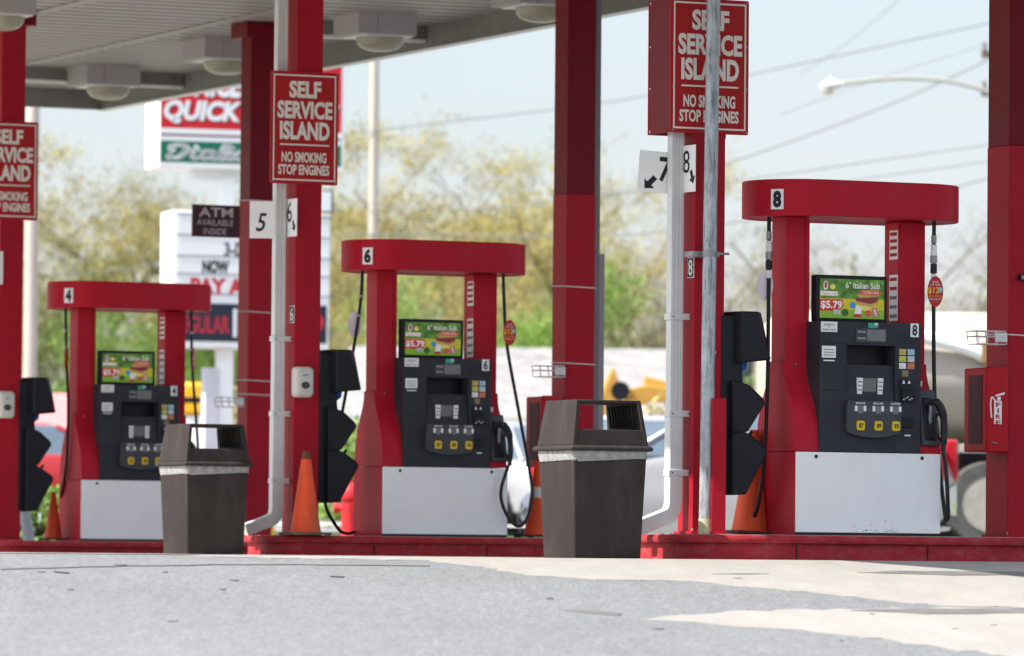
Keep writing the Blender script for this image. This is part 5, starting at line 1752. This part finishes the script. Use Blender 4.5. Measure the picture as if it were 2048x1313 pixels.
# ------------------------------------------------------------------ trees
def make_tree(seed, h, spread, leaf_m, n_leaf, leaf_s, bark, twigs=3, low=0.25, dense=0.5):
    rnd = random.Random(seed)
    tw = MB()
    tips = []
    def branch(p, d, length, r, lev):
        n = 4
        pts, rs = [p.copy()], [r]
        q = p.copy()
        dd = d.copy()
        for i in range(n):
            dd = (dd + Vector((rnd.uniform(-1, 1), rnd.uniform(-1, 1), rnd.uniform(-0.4, 0.8))) * (0.16 if lev else 0.07)).normalized()
            q = q + dd * (length / n)
            pts.append(q.copy())
            rs.append(r * (1 - 0.6 * (i + 1) / n))
        tw.tube(pts, rs, 5 if lev < 2 else 3, bark, cap=False)
        if lev >= twigs - 1:
            for k in range(1, n + 1):
                tips.append((pts[k], lev))
        if lev < twigs:
            k = 7 if lev == 0 else rnd.randint(4, 5)
            for j in range(k):
                f = low + (1 - low) * (j + rnd.random() * 0.8) / k if lev == 0 else rnd.uniform(0.3, 1)
                i = min(n - 1, int(f * n))
                s = pts[i].lerp(pts[i + 1], f * n - i) if f < 1 else pts[-1]
                a = rnd.uniform(0, 2 * math.pi)
                up = rnd.uniform(0.35, 0.95) if lev == 0 else rnd.uniform(-0.1, 0.8)
                out = Vector((math.cos(a), math.sin(a), 0)) * spread + Vector((0, 0, up))
                nd = (out.normalized() + dd * 0.45).normalized()
                branch(s, nd, length * rnd.uniform(0.42, 0.66) * (1.0 if lev else 0.9), rs[i] * 0.55, lev + 1)
    branch(Vector((0, 0, -0.2)), Vector((0, 0, 1)), h * 0.72, h * 0.017, 0)
    zmax = max(v.co.z for v in tw.bm.verts)
    lf = MB()
    i = lf.s(leaf_m)
    for k in range(n_leaf):
        p, lev = rnd.choice(tips)
        c = p + Vector((rnd.gauss(0, dense), rnd.gauss(0, dense), rnd.gauss(0, dense * 0.7)))
        a = Vector((rnd.gauss(0, 1), rnd.gauss(0, 1), rnd.gauss(0, 1))).normalized()
        b = a.orthogonal().normalized()
        s = leaf_s * rnd.uniform(0.5, 1.4)
        vs = [lf.bm.verts.new(c + a * s), lf.bm.verts.new(c + b * s * 0.5), lf.bm.verts.new(c - a * s), lf.bm.verts.new(c - b * s * 0.5)]
        lf.bm.faces.new(vs).material_index = i
    t = thing('tree', '', 'tree', (0, 0, 0), 0, 'trees beyond the road')
    tr = tw.build('trunk', t, angle=80)
    cr = lf.build('crown', t, smooth=False, normals=False)
    return t, zmax
L_YEL = leafmat('budding_leaves', (0.21, 0.175, 0.055), (0.48, 0.40, 0.12))
L_TAN = leafmat('tan_buds', (0.22, 0.18, 0.11), (0.36, 0.30, 0.18))
L_GRN = leafmat('spring_leaves', (0.10, 0.19, 0.03), (0.27, 0.40, 0.08))
L_OLV = leafmat('olive_leaves', (0.07, 0.09, 0.03), (0.24, 0.24, 0.09))
protos = {
    'y1': make_tree(1, 9.5, 1.0, L_YEL, 11000, 0.055, BARK_T, 4, 0.2, 0.22),
    'y2': make_tree(2, 9.5, 0.85, L_YEL, 8000, 0.052, BARK_T, 4, 0.25, 0.2),
    'b1': make_tree(3, 8.0, 0.9, L_TAN, 1500, 0.045, BARK_T, 4, 0.1, 0.2),
    'b2': make_tree(4, 8.0, 1.0, L_TAN, 1000, 0.045, BARK_T, 4, 0.1, 0.2),
    'g1': make_tree(5, 6.5, 0.9, L_GRN, 9000, 0.07, BARK_T, 4, 0.15, 0.38),
    'o1': make_tree(6, 7.0, 0.9, L_OLV, 7500, 0.065, BARK_T, 4, 0.12, 0.25),
}
used = set()
TREES = [
    # px, distance, top y, proto, label
    (95, 118, 290, 'y2', 'thin budding tree left of the pylon sign, tallest at far left'),
    (215, 125, 262, 'y1', 'pale yellow budding tree between pump 4 and the canopy corner'),
    (345, 128, 300, 'y2', 'budding tree behind the pylon sign letter board'),
    (30, 112, 430, 'o1', 'olive tree behind the leftmost squeegee station'),
    (150, 108, 500, 'o1', 'olive tree directly behind pump 4 header'),
    (250, 104, 590, 'g1', 'fresh green tree seen through the opening of pump 4'),
    (440, 110, 560, 'g1', 'green tree below the pylon sign'),
    (690, 122, 330, 'y1', 'yellow tree right of the middle self service sign'),
    (790, 128, 255, 'y1', 'budding tree above the left end of pump 6 header'),
    (900, 124, 238, 'y1', 'broad yellow budding tree above pump 6'),
    (1015, 130, 220, 'y2', 'tall thin budding tree left of the dark red column'),
    (1092, 112, 500, 'g1', 'bright green tree between pump 6 and the tall column'),
    (880, 108, 545, 'g1', 'green tree seen through the opening of pump 6'),
    (760, 114, 430, 'y2', 'yellow tree behind the left hose of pump 6'),
    (960, 116, 450, 'y1', 'yellow tree behind the right upright of pump 6'),
    (1250, 126, 262, 'y2', 'pale thin tree between the tall column and the 7 plate'),
    (1230, 116, 430, 'b1', 'bare greyish tree above the house right end'),
    (1330, 120, 400, 'b1', 'bare tree behind the right downspout'),
    (1490, 118, 400, 'b1', 'bare tan tree left of pump 8'),
    (1570, 124, 385, 'b2', 'bare tree behind the left upright of pump 8'),
    (1690, 116, 425, 'b1', 'bare tree seen through the opening of pump 8'),
    (1800, 126, 372, 'b2', 'tall bare tree behind the right end of pump 8'),
    (1900, 120, 430, 'b1', 'bare tree between pump 8 and the right column'),
    (1980, 128, 420, 'b2', 'bare tree partly behind the right edge column'),
    (1140, 122, 300, 'y1', 'yellow budding tree hidden behind the tall column'),
    (620, 126, 300, 'y2', 'budding tree behind the middle self service sign'),
    (1410, 124, 420, 'b2', 'bare tree behind the right sign column'),
    (1640, 130, 440, 'b1', 'far bare tree in the left of the pump 8 opening'),
    (560, 118, 420, 'y1', 'yellow tree mostly hidden by the middle sign column'),
]
rnd = random.Random(9)
for px, d, ty, k, lab in TREES:
    pr, zm = protos[k]
    if k in used:
        o = copy_tree(pr)
    else:
        o = pr
        used.add(k)
    q = gpt(px, d)
    o.location = q
    s = (W(px, ty, d).z - q.z) / zm
    o.scale = (s * rnd.uniform(0.9, 1.15), s * 1.0, s)
    o.rotation_euler = (0, 0, rnd.uniform(0, 6.28))
    o['label'] = lab

# far woodland read as one mass
rnd = random.Random(21)
mb = MB()
L_FAR = leafmat('far_woodland', (0.16, 0.145, 0.09), (0.36, 0.32, 0.19))
i = mb.s(L_FAR)
for k in range(22000):
    px = rnd.uniform(-300, 2350)
    d = rnd.uniform(165, 210)
    base = gpt(px, d)
    top = 7.2 + 1.6 * math.sin(px * 0.013) + 0.8 * math.sin(px * 0.041 + 1)
    c = base + Vector((0, 0, top * rnd.random() ** 0.8))
    a = Vector((rnd.gauss(0, 1), rnd.gauss(0, 1), rnd.gauss(0, 1))).normalized()
    b = a.orthogonal().normalized()
    s = rnd.uniform(0.06, 0.18)
    mb.bm.faces.new([mb.bm.verts.new(c + a * s), mb.bm.verts.new(c + b * s * 0.6), mb.bm.verts.new(c - a * s), mb.bm.verts.new(c - b * s * 0.6)]).material_index = i
tag(mb.build('far_woodland', None, smooth=False, normals=False), 'hazy belt of tan and green woodland along the horizon', 'woodland', kind='stuff')

def bush(label, px, d, w_, h_, m, n, seed):
    rnd = random.Random(seed)
    q = gpt(px, d)
    t = thing('bush', label, 'bush', q, 0, 'bushes beyond the islands')
    lf = MB()
    i = lf.s(m)
    tips = [Vector((rnd.uniform(-w_, w_) * 0.8, rnd.uniform(-w_, w_) * 0.6, h_ * rnd.uniform(0.2, 0.85))) for _ in range(14)]
    for k in range(n):
        c = rnd.choice(tips) + Vector((rnd.gauss(0, 0.16) * w_ * 1.6, rnd.gauss(0, 0.16) * w_ * 1.6, rnd.gauss(0, 0.13) * h_))
        c.z = max(0.02, c.z)
        a = Vector((rnd.gauss(0, 1), rnd.gauss(0, 1), rnd.gauss(0, 1))).normalized()
        b = a.orthogonal().normalized()
        s = rnd.uniform(0.03, 0.08)
        lf.bm.faces.new([lf.bm.verts.new(c + a * s), lf.bm.verts.new(c + b * s * 0.5), lf.bm.verts.new(c - a * s), lf.bm.verts.new(c - b * s * 0.5)]).material_index = i
    lf.build('foliage', t, smooth=False, normals=False)
    st = MB()
    for p in tips:
        st.tube([(0, 0, -0.05), p * 0.5 + Vector((0, 0, 0.1)), p], [0.02, 0.014, 0.006], 5, BARK, cap=False)
    st.build('stem', t)
bush('yellow green bush behind the hydrant', 702, 78, 0.5, 1.5, L_GRN, 1500, 1)
bush('yellow bush under the excavator arm', 1318, 80, 0.6, 2.0, L_YEL, 1600, 2)
bush('green bush left of the orange cone beside pump 8', 1500, 82, 0.7, 2.2, L_GRN, 1800, 3)
bush('low green bush right of the leftmost column', 75, 64, 0.6, 0.55, L_GRN, 1400, 4)
bush('tan bush right of pump 4 below the pylon sign', 395, 90, 0.6, 1.9, L_YEL, 1500, 5)
